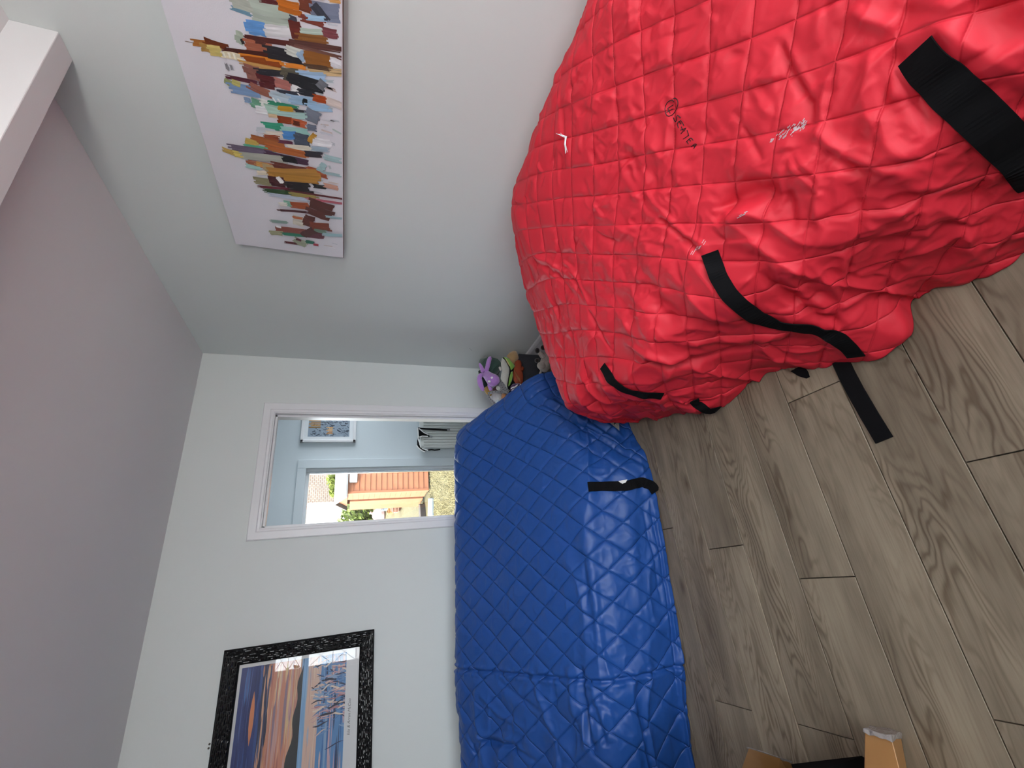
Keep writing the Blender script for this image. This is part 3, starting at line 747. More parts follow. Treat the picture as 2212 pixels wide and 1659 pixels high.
for pts, a, w in (
    ([(1255, 1432), (1260, 1480), (1264, 1530), (1278, 1590), (1290, 1625)], -.030, .018), ([(1280, 1460), (1296, 1530), (1320, 1600)], .014, .016), ([(1232, 1440), (1240, 1500), (1250, 1560)], .012, .018),
    ([(1290, 1520), (1305, 1570), (1312, 1610)], -.018, .012), ([(1018, 1608), (1060, 1600), (1110, 1612), (1160, 1640)], -.020, .012), ([(1030, 1590), (1080, 1585), (1130, 1598)], .012, .014),
    ([(1400, 1075), (1422, 1180), (1440, 1280), (1456, 1400), (1465, 1500)], -.012, .008), ([(1412, 1100), (1430, 1200), (1446, 1300), (1470, 1430)], .008, .007), ([(1388, 1090), (1410, 1200), (1430, 1310)], -.008, .008),
    ([(1150, 850), (1200, 885), (1260, 925), (1330, 968), (1400, 1012)], -.020, .011), ([(1160, 838), (1215, 880), (1285, 925), (1370, 980), (1410, 1010)], .010, .010),
    ([(1200, 860), (1260, 895), (1330, 945), (1395, 985)], -.022, .011), ([(1215, 855), (1280, 895), (1350, 948)], .012, .010),
    ([(1262, 1190), (1266, 1250), (1268, 1320)], -.006, .012), ([(1080, 1470), (1120, 1500), (1180, 1540)], -.012, .012), ([(1040, 1500), (1080, 1540), (1140, 1570)], .012, .014), ([(1150, 1450), (1170, 1500), (1200, 1580)], .012, .016)):
    B.crease(pts, a, w)
tension_creases(B, 160, 8, .0032, .04, .12, .005, .4, 1.7); tension_creases(B, 130, 9, .011, .08, .22, .010, .45, 1.75, np.clip((-.46-xg)/.06, 0, 1))
B.finish()
blue = thing('covered_sofa', 'long low sofa wrapped in a shiny blue quilted cover below the doorway', 'sofa', (.1, 2.5, 0))
M_BLUE = fabric_mat('blue_quilted_nylon', (.011, .066, .285), .46, .0, .4, 30, .16, .0030)
B.build('quilted_cover', M_BLUE, blue)['label'] = 'blue diamond-quilted nylon cover'
strap_on(B, 'strap', [(1270, 1052), (1320, 1051), (1362, 1049), (1390, 1040), (1408, 1050), (1418, 1066), (1421, 1074)], .048, M_BLACKTAPE, blue)
def patch(sh, poly, name, mt, parent, lift=.004, n=7):
    # small quad patch laid on the sheet (corners in order)
    a, b, c, d = poly; vs = []; fs = []
    for i in range(n):
        for j in range(n):
            u, v = i/(n-1), j/(n-1)
            x = (a[0]*(1-u)+b[0]*u)*(1-v)+(d[0]*(1-u)+c[0]*u)*v; y = (a[1]*(1-u)+b[1]*u)*(1-v)+(d[1]*(1-u)+c[1]*u)*v
            h = sh.cast(x, y); nn = h[1] if h[1].dot(CAM-h[0]) > 0 else -h[1]; vs.append(h[0]+nn*lift)
    for i in range(n-1):
        for j in range(n-1): fs.append((i*n+j, i*n+j+1, (i+1)*n+j+1, (i+1)*n+j))
    o = MB().add(vs, fs).build(name, mt, parent); md = o.modifiers.new('t', 'SOLIDIFY'); md.thickness = .001; return o
try:
    lb = patch(B, [(1302, 893), (1336, 893), (1337, 931), (1306, 905)], 'taped_label', mat('crumpled_white_tape', (.42, .42, .40), .35, bump=(60, .6, .004)), blue)
    ink(B, [[(1308, 896), (1314, 906)], [(1312, 895), (1318, 900), (1312, 905)], [(1322, 897), (1320, 912)], [(1328, 896), (1326, 918), (1333, 908)], [(1330, 898), (1334, 902)]], .0022, M_INK, lb, 'scribble', .006)
    patch(B, [(1336, 1040), (1354, 1036), (1350, 1043), (1343, 1046)], 'sewn_tag', M_WHITE, blue, .012, 4)
except Exception as ex: print('LABEL skipped', repr(ex))

# ------------------------------------------------------------------ abstract city canvas on the right wall
cv = thing('city_canvas', 'wide canvas painting of an abstract city skyline on the right wall', 'painting', (XR, 1.2, 1.53))
CY1, CY0, CZ0, CZ1, CXF = 1.955, .30, 1.530, 2.020, XR-.036
MB().cbox(CXF, CY0, CZ0, XR-.001, CY1, CZ1, .003).build('canvas', mat('primed_canvas', (.72, .71, .77), .65, bump=(260, .35, .001), vary=(3, .07)), cv)
MB().box(CXF+.002, CY0+.001, CZ0-.0012, XR-.001, CY1-.001, CZ0+.003).build('stretcher_edge', mat('brown_canvas_edge', (.12, .07, .05), .7), cv)
STR = """470 45 600 95 30 6f97ae;470 5 640 60 70 b9bfb4;600 60 850 110 150 b0bdb2;660 0 770 20 30 5a1f22;770 20 910 60 80 c8701f;910 20 1000 50 90 7a3f2c;985 60 1160 90 120 8088a0;1000 30 1080 130 60 3a3c48;1100 0 1170 10 25 d09a5a;570 170 690 190 90 5f93cf;690 190 850 200 70 dcdce0;845 120 890 140 60 4a4a58;850 190 920 200 110 6a2a22;920 110 1070 160 50 7a3a30;960 110 1070 120 35 9cc0dc;920 200 1070 210 45 b9cabf;900 240 1090 260 60 8a5a2c;1060 200 1150 220 60 7a4048;500 230 550 250 80 a9b7a8;535 265 555 265 30 2a2628;575 240 860 280 35 5a2622;570 290 720 320 80 a8624a;620 255 690 270 40 5a2c28;860 270 1180 320 40 5f3a34;880 290 1170 370 30 6f4a42;180 262 240 276 6 8a8078;230 270 330 280 40 a0662c;300 255 440 300 40 6e3210;280 300 330 310 50 b08a4a;330 320 410 330 65 d9c577;430 320 700 350 35 4a1c14;420 345 540 370 45 e8dcc0;550 360 800 400 40 d07c22;560 380 700 395 50 9a4a12;700 410 790 420 45 8f4212;700 330 930 380 80 26242a;820 310 940 350 60 cfd3cc;910 330 950 380 60 9db8d2;940 370 1110 400 90 9a6228;1110 390 1190 420 60 e4e4ea;820 415 940 430 30 d8832e;960 450 1190 470 50 d7b98a;950 420 1100 440 30 5a4230;540 400 800 450 30 c79a5a;560 450 650 470 90 8a5a50;640 455 800 470 40 2c2c34;800 470 910 480 80 5a5648;910 480 1070 490 55 9cbbdb;830 500 1060 560 80 24242a;1030 520 1075 560 60 6c7078;650 510 750 530 80 571c20;750 520 850 550 60 b07068;455 490 650 530 25 5a2234;430 510 480 540 40 8f9a6a;470 560 650 590 65 7d9cc4;480 520 530 540 35 b6b06a;590 540 740 610 50 9a6050;860 570 910 590 70 e8e8e8;900 580 1010 600 40 2a2c34;770 580 900 600 25 343846;730 610 850 640 60 bcd0de;850 630 1000 650 60 9fc0de;1000 620 1080 640 45 b24a14;930 645 960 655 40 16181c;1080 640 1190 680 50 e0d2cc;560 635 600 645 35 7f98b8;600 650 690 680 60 6fa78c;660 650 730 670 45 d8dcd8;720 655 890 690 30 2f8a6a;690 690 800 710 60 a8cbbc;780 690 870 700 35 c89a2e;630 695 700 705 45 e4e6ea;960 680 1100 690 45 9cc0e0;880 710 960 725 35 2a2a30;950 720 1030 760 80 7c8494;710 735 780 745 22 d2b896;780 725 950 740 40 a6c8c4;775 760 860 770 45 8a3a14;860 775 950 800 45 c0603a;870 780 910 790 30 5f2410;680 800 810 810 45 3aa080;800 830 970 845 50 94c4bc;960 810 1015 820 40 6c7488;640 825 760 845 35 c2c8d0;690 850 810 860 35 d8d0c4;810 860 890 865 50 4f8cd0;880 880 970 900 80 4a5464;975 870 1005 890 70 b98a34;690 875 780 885 35 9a4a2c;610 885 820 935 50 a05c2c;565 895 640 920 40 c8ac5a;780 900 860 912 22 5f2a44;570 930 760 960 25 5aa98a;840 935 970 945 30 dcd6c4;1005 900 1110 915 50 ececf2;700 935 960 990 45 b0622e;950 980 1050 990 35 2f2c38;990 945 1090 955 30 a6bccc;470 940 720 980 45 675c70;420 950 500 980 30 b89a52;490 980 550 990 40 d6c46c;700 980 970 1040 40 4c3048;540 990 820 1020 45 a3a69c;800 1010 890 1025 40 1e1c20;1070 1000 1170 1025 35 a2bfc4;580 1035 740 1060 35 9a5c44;630 1040 720 1060 30 d2a05c;570 1055 660 1075 25 9cc4be;740 1050 960 1090 40 643028;680 1065 745 1075 45 b3a07a;960 1080 1080 1120 45 a85434;710 1100 1030 1110 60 b4823a;1035 1060 1070 1080 60 9ab8bc;1060 1100 1170 1120 18 9ab4ba;640 1100 700 1105 25 d6cab4;740 1120 1030 1150 50 b07e30;625 1150 720 1165 45 8e8868;720 1150 810 1165 60 4a1a22;770 1130 800 1165 25 e8e6e6;820 1190 975 1200 60 221a1c;1000 1185 1080 1195 25 1c1a1e;1070 1180 1150 1200 30 cf9c8a;650 1190 840 1205 14 6a1c30;690 1215 850 1230 25 274a28;850 1235 1020 1260 28 9a8a4a;840 1215 1190 1270 12 5a1a22;720 1240 960 1275 22 b9c4d6;960 1265 1190 1300 14 b05a6a;810 1295 860 1305 35 7fb09c;860 1305 970 1315 40 9a4a26;970 1310 1120 1360 110 5c2c26;780 1340 960 1355 14 4a1a24;780 1300 830 1305 25 e0dcd4;1080 1380 1180 1395 14 a6c2cc;870 1400 940 1420 60 cfc8bc;940 1400 1000 1420 70 5a2620;730 1410 830 1420 18 8ca49c;770 1465 970 1490 45 8a4a40;870 1385 930 1395 16 a85a34;980 1440 1100 1450 50 7a3420;960 1490 1060 1500 50 5a2838;720 1485 800 1490 28 a0a080;800 1490 940 1505 18 2f8068;1000 1470 1080 1480 22 6c8878;1070 1495 1190 1505 20 98b8c0;950 1470 990 1500 70 4a2224;880 1530 950 1560 40 a2aa92;950 1540 1000 1550 20 1f6a54;820 1545 890 1555 14 5a1420;760 1440 790 1445 20 eceef0;1000 1560 1030 1565 14 a03040;890 1525 920 1535 14 5a1430;440 400 450 440 16 8c8c92;470 410 480 440 14 8c8c92;420 325 436 360 14 f2eede;455 330 470 365 14 f2eede;490 335 505 375 14 f2eede;740 620 760 650 10 eef2f4;770 625 790 650 10 eef2f4;1060 790 1075 810 14 c0c0c8;1120 820 1175 850 10 b4c4c0;1100 1055 1108 1075 10 b0b8bc"""
st = MB(); random.seed(12)
def stroke(y0, z0, y1, z1, w, col, k):
    # brush stroke on the canvas face: bristle strips with uneven ends
    ln = math.hypot(y1-y0, z1-z0)+1e-6; dy, dz = (y1-y0)/ln, (z1-z0)/ln; ny, nz = -dz, dy
    m_ = random.uniform(.9, 1.1); ns = 5; n = 4; x = CXF-.0006-k*.00003; bow = random.uniform(-.06, .06)*w
    rag = min(ln*.14, .012)
    for q in range(ns):
        f0, f1 = -.5+q/ns, -.5+(q+1)/ns; a0 = random.uniform(-rag, rag*.5); a1 = random.uniform(-rag*.5, rag); vs = []
        for i in range(n):
            t = i/(n-1); al = a0+(ln+a1-a0)*t; bb = bow*math.sin(math.pi*t)
            for f in (f0, f1):
                e = w*f*(1 if abs(f) < .49 else random.uniform(.9, 1.08))+bb
                vs.append((x, min(max(y0+dy*al+ny*e, CY0+.002), CY1-.002), min(max(z0+dz*al+nz*e, CZ0+.004), CZ1-.002)))
        g = m_*random.uniform(.86, 1.12)
        st.add(vs, [(2*i, 2*i+1, 2*i+3, 2*i+2) for i in range(n-1)])
        for i in range(2*n):
            r_ = g*random.uniform(.9, 1.1); st.c.append((min(col[0]*r_, 1), min(col[1]*r_, 1), min(col[2]*r_, 1), 1))
k = 0
for s_ in STR.split(';'):
    q = s_.split(); a, b_, c, d, w = map(float, q[:5]); S = 2.963
    p0 = at(340+a/S, b_/S, 0, CXF); p1 = at(340+c/S, d/S, 0, CXF); pm_ = at(340+(a+c)/2/S, (b_+d)/2/S, 0, CXF); pw = at(340+(a+c)/2/S, (b_+d)/2/S+w/S, 0, CXF)
    stroke(p0.y, p0.z, p1.y, p1.z, abs(pm_.y-pw.y), srgb(q[5]), k); k += 1
cols = [s_.split()[5] for s_ in STR.split(';')]
for q in range(60):   # the skyline carries on out of frame
    y = random.uniform(CY0+.03, .80); top = CZ0+.06+.28*math.exp(-((y-.62)/.2)**2)*random.uniform(.5, 1); z0 = random.uniform(CZ0+.03, top)
    stroke(y, z0, y+random.uniform(-.01, .01), min(z0+random.uniform(.03, .14), top+.02), random.uniform(.01, .035), srgb(random.choice(cols)), k); k += 1
for q in range(50):   # pale broken strokes near the lower edge
    y = random.uniform(.8, CY1-.03); z0 = CZ0+random.uniform(.012, .10)
    stroke(y, z0, y+random.uniform(-.006, .006), z0+random.uniform(.02, .05), random.uniform(.004, .012), srgb(random.choice(['d8d8e0', 'c2c6d0', 'e4e4ea', 'b8c4cc', 'c8b8b4'])), 2)
o = st.build('painted_skyline', paint_mat('acrylic_paint', .45), cv)

# ------------------------------------------------------------------ large print in a black frame on the back wall
fx1, fz0, fz1 = -.200, 1.268, 2.060; fx0 = fx1-1.02; FWD_ = .082; fy = YB
lp = thing('framed_print', 'large sunset print under glass in a ridged black frame on the back wall', 'picture', ((fx0+fx1)/2, YB, fz0))
M_BLK = mat('black_lacquered_wood', (.004, .004, .005), .45, .2); M_BLKG = mat('black_gloss_lacquer', (.004, .004, .005), .16, .5)
def frame_rail(p0, p1, inward, mit0, mit1, L, rng):
    # ridged moulding: the rail's rows of short raised bars
    mb = MB(); d = (Vector(p1)-Vector(p0)).normalized(); i_ = Vector(inward)
    prof = [(0, 0), (0, .022), (.006, .028), (FWD_-.012, .020), (FWD_, .014), (FWD_, 0)]; n = len(prof); vs = []
    for p, mt in ((p0, mit0), (p1, mit1)):
        for w, h in prof: vs.append(Vector(p)+i_*w+d*(w*mt)+Vector((0, -h, 0)))
    mb.add(vs, [(a, (a+1) % n, n+(a+1) % n, n+a) for a in range(n)]+[tuple(range(n)), tuple(range(n, 2*n))])
    rail = mb.build('frame_rail', M_BLK, lp)
    rows = 8; mb = MB()
    for r in range(rows):
        w = .006+(FWD_-.012)*(r+.5)/rows; h = .028-.008*(r+.5)/rows; s = w+rng.uniform(0, .01)
        while s < L-w-.01:
            l = rng.uniform(.010, .040); e_ = min(s+l, L-w); hw_ = (FWD_-.012)/rows*.46; vs = []
            hh = h+rng.uniform(.0015, .0040); tl = rng.uniform(-.0012, .0012); sk = rng.uniform(-.5, .5)*hw_
            for q, (al, k) in enumerate(((s, .3), (s+(e_-s)*.25, 1), (s+(e_-s)*.75, 1), (e_, .3))):
                c = Vector(p0)+d*al+i_*w; top = -h-(hh-h)*k+(tl if q < 2 else -tl)
                vs += [c-i_*hw_+Vector((0, -h+.001, 0)), c+i_*(sk-hw_*.35)+Vector((0, top, 0)), c+i_*(sk+hw_*.35)+Vector((0, top, 0)), c+i_*hw_+Vector((0, -h+.001, 0))]
            mb.add(vs, [(4*a_+b_, 4*a_+b_+1, 4*a_+b_+5, 4*a_+b_+4) for a_ in range(3) for b_ in range(3)]+[(0, 3, 2, 1), (12, 13, 14, 15)])
            s = e_+rng.uniform(.001, .008)
    o = mb.build('carved_ridges', M_BLKG, rail); o['kind'] = 'stuff'
    return rail
rng = random.Random(5)
frame_rail((fx0, fy-.001, fz1), (fx1, fy-.001, fz1), (0, 0, -1), 1, -1, fx1-fx0, rng)
frame_rail((fx0, fy-.001, fz0), (fx1, fy-.001, fz0), (0, 0, 1), 1, -1, fx1-fx0, rng)
frame_rail((fx1, fy-.001, fz0), (fx1, fy-.001, fz1), (-1, 0, 0), 1, -1, fz1-fz0, rng)
frame_rail((fx0, fy-.001, fz0), (fx0, fy-.001, fz1), (1, 0, 0), 1, -1, fz1-fz0, rng)
ax0, ax1, az0, az1 = fx0+FWD_-.004, fx1-FWD_+.004, fz0+FWD_-.004, fz1-FWD_+.004
MB().box(ax0, fy-.006, az0, ax1, fy-.003, az1).build('paper', mat('white_print_paper', (.68, .69, .71), .8), lp)
MB().box(ax0, fy-.0125, az0, ax1, fy-.0105, az1).build('glass', M_GLASS, lp)
# generic sunset-over-a-lake scene in streaks
px0, px1, pz0, pz1 = ax0+.016, ax1-.022, az0+.075, az1-.018
pm2 = MB(); PYI = [0]
def pq(x0, z0, x1, z1, col, taper=.0, skew=0):
    y = fy-.0062-PYI[0]*.000004; PYI[0] += 1
    x0, x1 = max(px0, x0), min(px1, x1); z0, z1 = max(pz0, z0), min(pz1, z1)
    if x1-x0 < .002 or z1-z0 < .0005: return
    n = 6; top = []; bot = []
    for i in range(n+1):
        t = i/n; w = 1-taper*abs(2*t-1)**2; zc = (z0+z1)/2; hh = (z1-z0)/2*w
        top.append((x0+(x1-x0)*t, y, min(zc+hh, pz1))); bot.append((x0+(x1-x0)*t, y, max(zc-hh, pz0)))
    pm2.add(top+bot, [(n+1+i, n+2+i, i+1, i) for i in range(n)], col)
PH = pz1-pz0; Z = lambda f: pz1-PH*f
bands = [(0, .20, ['2f3f78', '34508e', '27356a', '3f6fae', '4a5f9a']), (.20, .28, ['2f3350', 'c58a6a', '3a4468', 'd8a98a', '56628a']), (.28, .50, ['c98d78', 'd9bf96', 'b0746a', 'e0cba8', 'c7a2a0', '8f7c90', 'd8a488']), (.50, .56, ['d2b694', 'c29080']), (.56, .62, ['7fa9d2', '8fb4d8']), (.62, .74, ['d6b7a8', 'c8a49c', 'dcc4b2', 'a9b7cc']), (.74, 1.0, ['5f8dbe', '3f70aa', 'c7a9b0', '7fa3cc', 'd3b6ae', '2c4a80', '8aa6c4', '34405e'])]
rng = random.Random(8)
for f0, f1, cs_ in bands:
    pq(px0, Z(f1), px1, Z(f0), srgb(cs_[0]))
    for k in range(int(34+(f1-f0)*160)):
        xc = rng.uniform(px0-.1, px1); l = rng.uniform(.08, .45); zc = Z(rng.uniform(f0, f1)); w = rng.uniform(.004, .013)
        pq(xc, zc-w/2, xc+l, zc+w/2, srgb(rng.choice(cs_)), .95)
pq(px1-.36, Z(.155), px1-.12, Z(.115), srgb('d58a62'), .95)
# dark far hill
hy_ = fy-.0075; hill = []
nn = 30
for i in range(nn+1):
    x = px0+(px1-px0)*i/nn; t = i/nn
    hill.append((x, hy_, Z(.575-.19*(1-t)**.9-.05*math.sin(t*7+.6)*(1-t)-.012*math.sin(t*31))))
base = [(px0+(px1-px0)*i/nn, hy_, Z(.575)) for i in range(nn+1)]
pm2.add(hill+base, [(nn+1+i, nn+2+i, i+1, i) for i in range(nn)], srgb('36393f'))
# reeds: wavy tufts of pink, blue and dark strands at the water's edge
for k in range(150):
    x = rng.gauss(px1-.20, .085); z = Z(rng.uniform(.66, 1.0)); l = rng.uniform(.03, .10); w = rng.uniform(.0015, .006)
    y = hy_-.0002-k*3e-6; ph = rng.uniform(0, 6); col = srgb(rng.choice(['c9a0a4', '6f93c0', '2b3145', 'd6bcae', '4f79ae', 'b07f86', 'e0d0c0', '8fa9c8', '39435f']))
    dirx = rng.uniform(-.35, .35); n = 5; a = []; b = []
    for i in range(n+1):
        t = i/n; cx = x+dirx*l*t+.006*math.sin(ph+t*4); cz = z-l*t
        e_ = w*math.sin(math.pi*(.12+.8*t)); a.append((min(max(cx-e_, px0), px1), y, min(max(cz, pz0), pz1))); b.append((min(max(cx+e_, px0), px1), y, min(max(cz, pz0), pz1)))
    pm2.add(a+b, [(i, i+1, n+2+i, n+1+i) for i in range(n)], col)
pm2.build('print', M_PAINT, lp)
def text_mesh(body, size, mt, name, parent, loc, rot, shear=.0, ext=.0002):
    cu = bpy.data.curves.new(name, 'FONT'); cu.body = body; cu.size = size; cu.shear = shear; cu.extrude = ext; cu.align_x = 'LEFT'; cu.resolution_u = 3
    t = bpy.data.objects.new(name, cu); C.objects.link(t); bpy.context.view_layer.update()
    me = bpy.data.meshes.new_from_object(t.evaluated_get(bpy.context.evaluated_depsgraph_get())); bpy.data.objects.remove(t); bpy.data.curves.remove(cu)
    me.materials.clear(); me.materials.append(mt)
    o = link(name, me, parent, loc); o.rotation_euler = rot; return o
c0 = at(755, 1588, 1, fy-.007)
text_mesh('Isla & Arran McCoo', .021, mat('pencil_grey', (.10, .10, .11), .8), 'caption', lp, (c0.x, fy-.0066, c0.z), (math.pi/2, 0, 0), .35)
# two small screws left in the wall above the frame
for i, p in enumerate(((453, 1607), (451, 1616))):
    q = at(*p, 1, YB); s = MB(); s.tube([q+Vector((0, .004, 0)), q+Vector((0, -.004, 0))], [.0035, .0030], 8); s.ell(q+Vector((0, -.004, 0)), (.005, .002, .005))
    tag(s.build('wall_screw', mat('rusty_screw', (.05, .04, .03), .5), loc=q, smooth=True), ['upper of two dark screws in wall above black frame', 'lower of two dark screws in wall above black frame'][(1, 0)[i]], 'screw')
q0 = [at(1014, 752, 0, XR-.0006), at(1017, 755, 0, XR-.0006), at(1020, 758, 0, XR-.0006)]
tag(MB().tube(q0, .0006, 5).build('loose_hair', mat('dark_hair', (.03, .02, .02), .6), loc=q0[1]), 'tiny dark hair stuck to right wall above the toys', 'hair')

# ------------------------------------------------------------------ toy box in the corner and the soft toys in it
def plush(name, col, sc=140, st_=.6): return mat(name, col, .95, .1, bump=(sc, st_, .006), sheen=.5, vary=(20, .12))
bx = thing('toy_box', 'dark grey fabric storage box full of soft toys in the corner', 'box', (1.43, 2.98, 0))
M_BOX = mat('charcoal_felt', (.045, .047, .055), .9, .1, bump=(300, .4, .002), vary=(15, .15))
X0, X1, Y0, Y1, ZT = 1.20, 1.625, 2.845, 3.17, .220
for nm, a in (('side', (X0, Y0, X0+.012, Y1)), ('side', (X1-.012, Y0, X1, Y1)), ('side', (X0+.012, Y0, X1-.012, Y0+.012)), ('side', (X0+.012, Y1-.012, X1-.012, Y1))):
    MB().cbox(a[0], a[1], .003, a[2], a[3], ZT, .004).build(nm, M_BOX, bx)
MB().box(X0+.01, Y0+.01, .003, X1-.01, Y1-.01, .012).build('bottom', M_BOX, bx)
z8 = lambda a, b: (1000+a/10.055, 740+b/10.055)
def tp_(a, b, y): return at(*z8(a, b), 1, y)
def stuffed(name, pts, rs, mt, parent, seg=12):
    return MB().tube(pts, rs, seg).build(name, mt, parent, smooth=True)
def chain(pts, rads, n=24):
    P = crm(np.array([tuple(p) for p in pts]), n); r = np.interp(np.linspace(0, 1, n), np.linspace(0, 1, len(rads)), rads)
    tt = np.linspace(0, 1, n); r = r*np.clip(np.minimum(tt, 1-tt)*12, .25, 1)**.5
    return [Vector(p) for p in P], r.tolist()
# purple octopus-like plush
M_PUR = plush('purple_plush', (.40, .20, .55), 90)
pu = thing('plush_toy', 'purple plush toy with long floppy limbs and pale eyes', 'soft toy', tp_(600, 820, 2.80))
P, r = chain([tp_(700, 900, 2.74), tp_(660, 830, 2.73), tp_(560, 740, 2.77), tp_(460, 640, 2.82)], [.038, .050, .036, .026]); stuffed('body', P, r, M_PUR, pu)
for pts, rr_ in (([(500, 640), (530, 540), (560, 420), (595, 310)], [.016, .017, .018, .014]), ([(440, 650), (410, 560), (380, 500), (360, 450)], [.018, .014, .012, .006]),
                 ([(420, 680), (360, 760), (380, 900), (445, 1050)], [.016, .018, .020, .012]), ([(560, 900), (580, 960), (600, 1000), (615, 1040)], [.012, .013, .014, .012])):
    P, r = chain([tp_(*p, 2.775) for p in pts], rr_); stuffed('limb', P, r, M_PUR, pu)
for p in ((635, 765), (572, 845)):
    q = tp_(*p, 2.690); MB().ell(q, (.010, .006, .012)).build('eye', mat('pale_eye', (.7, .7, .72), .3), pu, smooth=True)
# ribbed dark green knitted toy
M_KN = plush('dark_green_knit', (.035, .075, .062), 60, .3)
kn = thing('knitted_toy', 'dark green ribbed knitted toy against the wall', 'soft toy', tp_(650, 520, 2.95))
M_RIB = mat('green_knit_rib', (.09, .15, .13), .95, .1, bump=(120, .5, .003))
P, r = chain([tp_(390, 400, 3.02), tp_(520, 470, 2.97), tp_(650, 540, 2.94), tp_(760, 620, 2.92)], [.030, .060, .074, .055]); body = stuffed('body', P, r, M_KN, kn, 18)
for i in range(8, 22):
    d = (P[min(i+1, 23)]-P[i-1]).normalized(); a_ = d.cross(Vector((0, 1, 0))).normalized(); b_ = d.cross(a_)
    ring = [P[i]+(a_*math.cos(w)+b_*math.sin(w))*(r[i]+.0015) for w in np.linspace(0, 2*math.pi, 19)]
    MB().tube(ring, .0028, 5).build('knit_rib', M_RIB, kn, smooth=True)
# flat long white and green toy
M_GR = plush('lime_plush', (.22, .42, .08), 110); M_CR = plush('cream_plush', (.55, .55, .50), 160)
cr_ = thing('plush_toy', 'flat cream and lime green plush toy edged in black', 'soft toy', tp_(920, 700, 2.76))
def pad(poly, y, th, name, mt, par, bulge=.4):
    # stuffed flat cushion from an outline
    c = [tp_(*p, y) for p in poly]; n = len(c); ce = sum(c, Vector())/n; vs = []; fs = []
    for sgn, in ((-1,), (1,)):
        for k in (1.0, .82, .5):
            for p in c: vs.append(ce+(p-ce)*k+Vector((0, sgn*th*(1-k**2)**.5, 0)))
        vs.append(ce+Vector((0, sgn*th, 0)))
    m_ = 3*n+1
    for s in (0, 1):
        o = s*m_
        for L_ in range(2):
            for i in range(n):
                f = (o+L_*n+i, o+L_*n+(i+1) % n, o+(L_+1)*n+(i+1) % n, o+(L_+1)*n+i); fs.append(f if s else f[::-1])
        for i in range(n):
            f = (o+2*n+i, o+2*n+(i+1) % n, o+3*n); fs.append(f if s else f[::-1])
    return MB().add(vs, fs).build(name, mt, par, smooth=True)
pad([(850, 330), (900, 370), (960, 460), (1010, 560), (1010, 660), (985, 780), (965, 900), (960, 1000), (920, 1000), (880, 900), (820, 780), (825, 700), (850, 600), (825, 450)], 2.765, .022, 'belly', M_CR, cr_)
P, r = chain([tp_(830, 610, 2.755), tp_(810, 560, 2.75), tp_(790, 530, 2.75)], [.010, .010, .008]); stuffed('paw', P, r, M_CR, cr_)
pad([(885, 315), (980, 335), (1060, 440), (1135, 520), (1050, 600), (1015, 560), (960, 450)], 2.785, .022, 'back', M_GR, cr_)
pad([(1025, 650), (1080, 620), (1090, 720), (1060, 840), (1000, 950), (980, 940), (990, 800)], 2.785, .020, 'tail', M_GR, cr_)
P, r = chain([tp_(870, 320, 2.77), tp_(960, 450, 2.77), tp_(1015, 570, 2.77), tp_(1020, 650, 2.77), tp_(985, 780, 2.77), tp_(965, 960, 2.77)], [.006]*6); stuffed('black_edging', P, r, M_BLACKTAPE, cr_, 6)
pad([(910, 330), (960, 380), (1000, 460), (1030, 520), (1000, 500), (950, 420)], 2.765, .008, 'yellow_stripe', plush('pale_yellow_plush', (.6, .55, .25)), cr_)
# tan plush and rust red toy
ta = thing('plush_toy', 'plain tan plush toy leaning on the right wall side of the box', 'soft toy', tp_(1080, 320, 2.86))
pad([(950, 290), (1010, 220), (1090, 175), (1150, 190), (1190, 260), (1215, 340), (1190, 400), (1130, 440), (1100, 490), (1050, 420), (1000, 340)], 2.87, .035, 'body', plush('tan_plush', (.45, .29, .14)), ta)
P, r = chain([tp_(1110, 155, 2.86), tp_(1180, 158, 2.85), tp_(1240, 150, 2.85), tp_(1305, 155, 2.84)], [.003, .006, .006, .002]); stuffed('red_ribbon', P, r, mat('red_ribbon', (.35, .015, .02), .7), ta, 6)
ru = thing('plush_toy', 'rust red rubber crab-like toy at the rim of the box', 'soft toy', tp_(1200, 650, 2.77))
M_RU = mat('rust_rubber', (.30, .055, .022), .6, .3, bump=(70, .4, .004), vary=(14, .3)); M_RO = mat('orange_brown_rubber', (.30, .11, .04), .6, .3)
pad([(1130, 420), (1190, 370), (1250, 390), (1265, 450), (1240, 500), (1290, 510), (1330, 560), (1310, 620), (1260, 640), (1300, 700), (1310, 800), (1290, 890), (1220, 920), (1150, 900), (1100, 820), (1090, 700), (1110, 560)], 2.795, .03, 'body', M_RU, ru)
for k in range(6):
    P, r = chain([tp_(1105+k*18, 590+k*30, 2.762), tp_(1150+k*16, 680+k*20, 2.758), tp_(1160+k*18, 760+k*22, 2.762)], [.004]*3, 8); stuffed('ridge', P, r, M_RO, ru, 6)
# striped purple and white toy
pw_ = thing('plush_toy', 'dark purple toy with white wavy stripes beside the blue cover', 'soft toy', tp_(1150, 980, 2.74))
pad([(1030, 960), (1080, 900), (1180, 890), (1270, 900), (1270, 1000), (1200, 1060), (1080, 1090), (1030, 1040)], 2.745, .03, 'body', plush('dark_purple_plush', (.06, .02, .09)), pw_)
for pts in ([(1040, 1010), (1080, 975), (1130, 965), (1190, 915)], [(1060, 1050), (1100, 1020), (1140, 1010), (1185, 1020)], [(1230, 970), (1240, 940), (1255, 910)]):
    P, r = chain([tp_(*p, 2.708) for p in pts], [.0055]*len(pts), 14); stuffed('white_stripe', P, r, M_PIPE, pw_, 6)
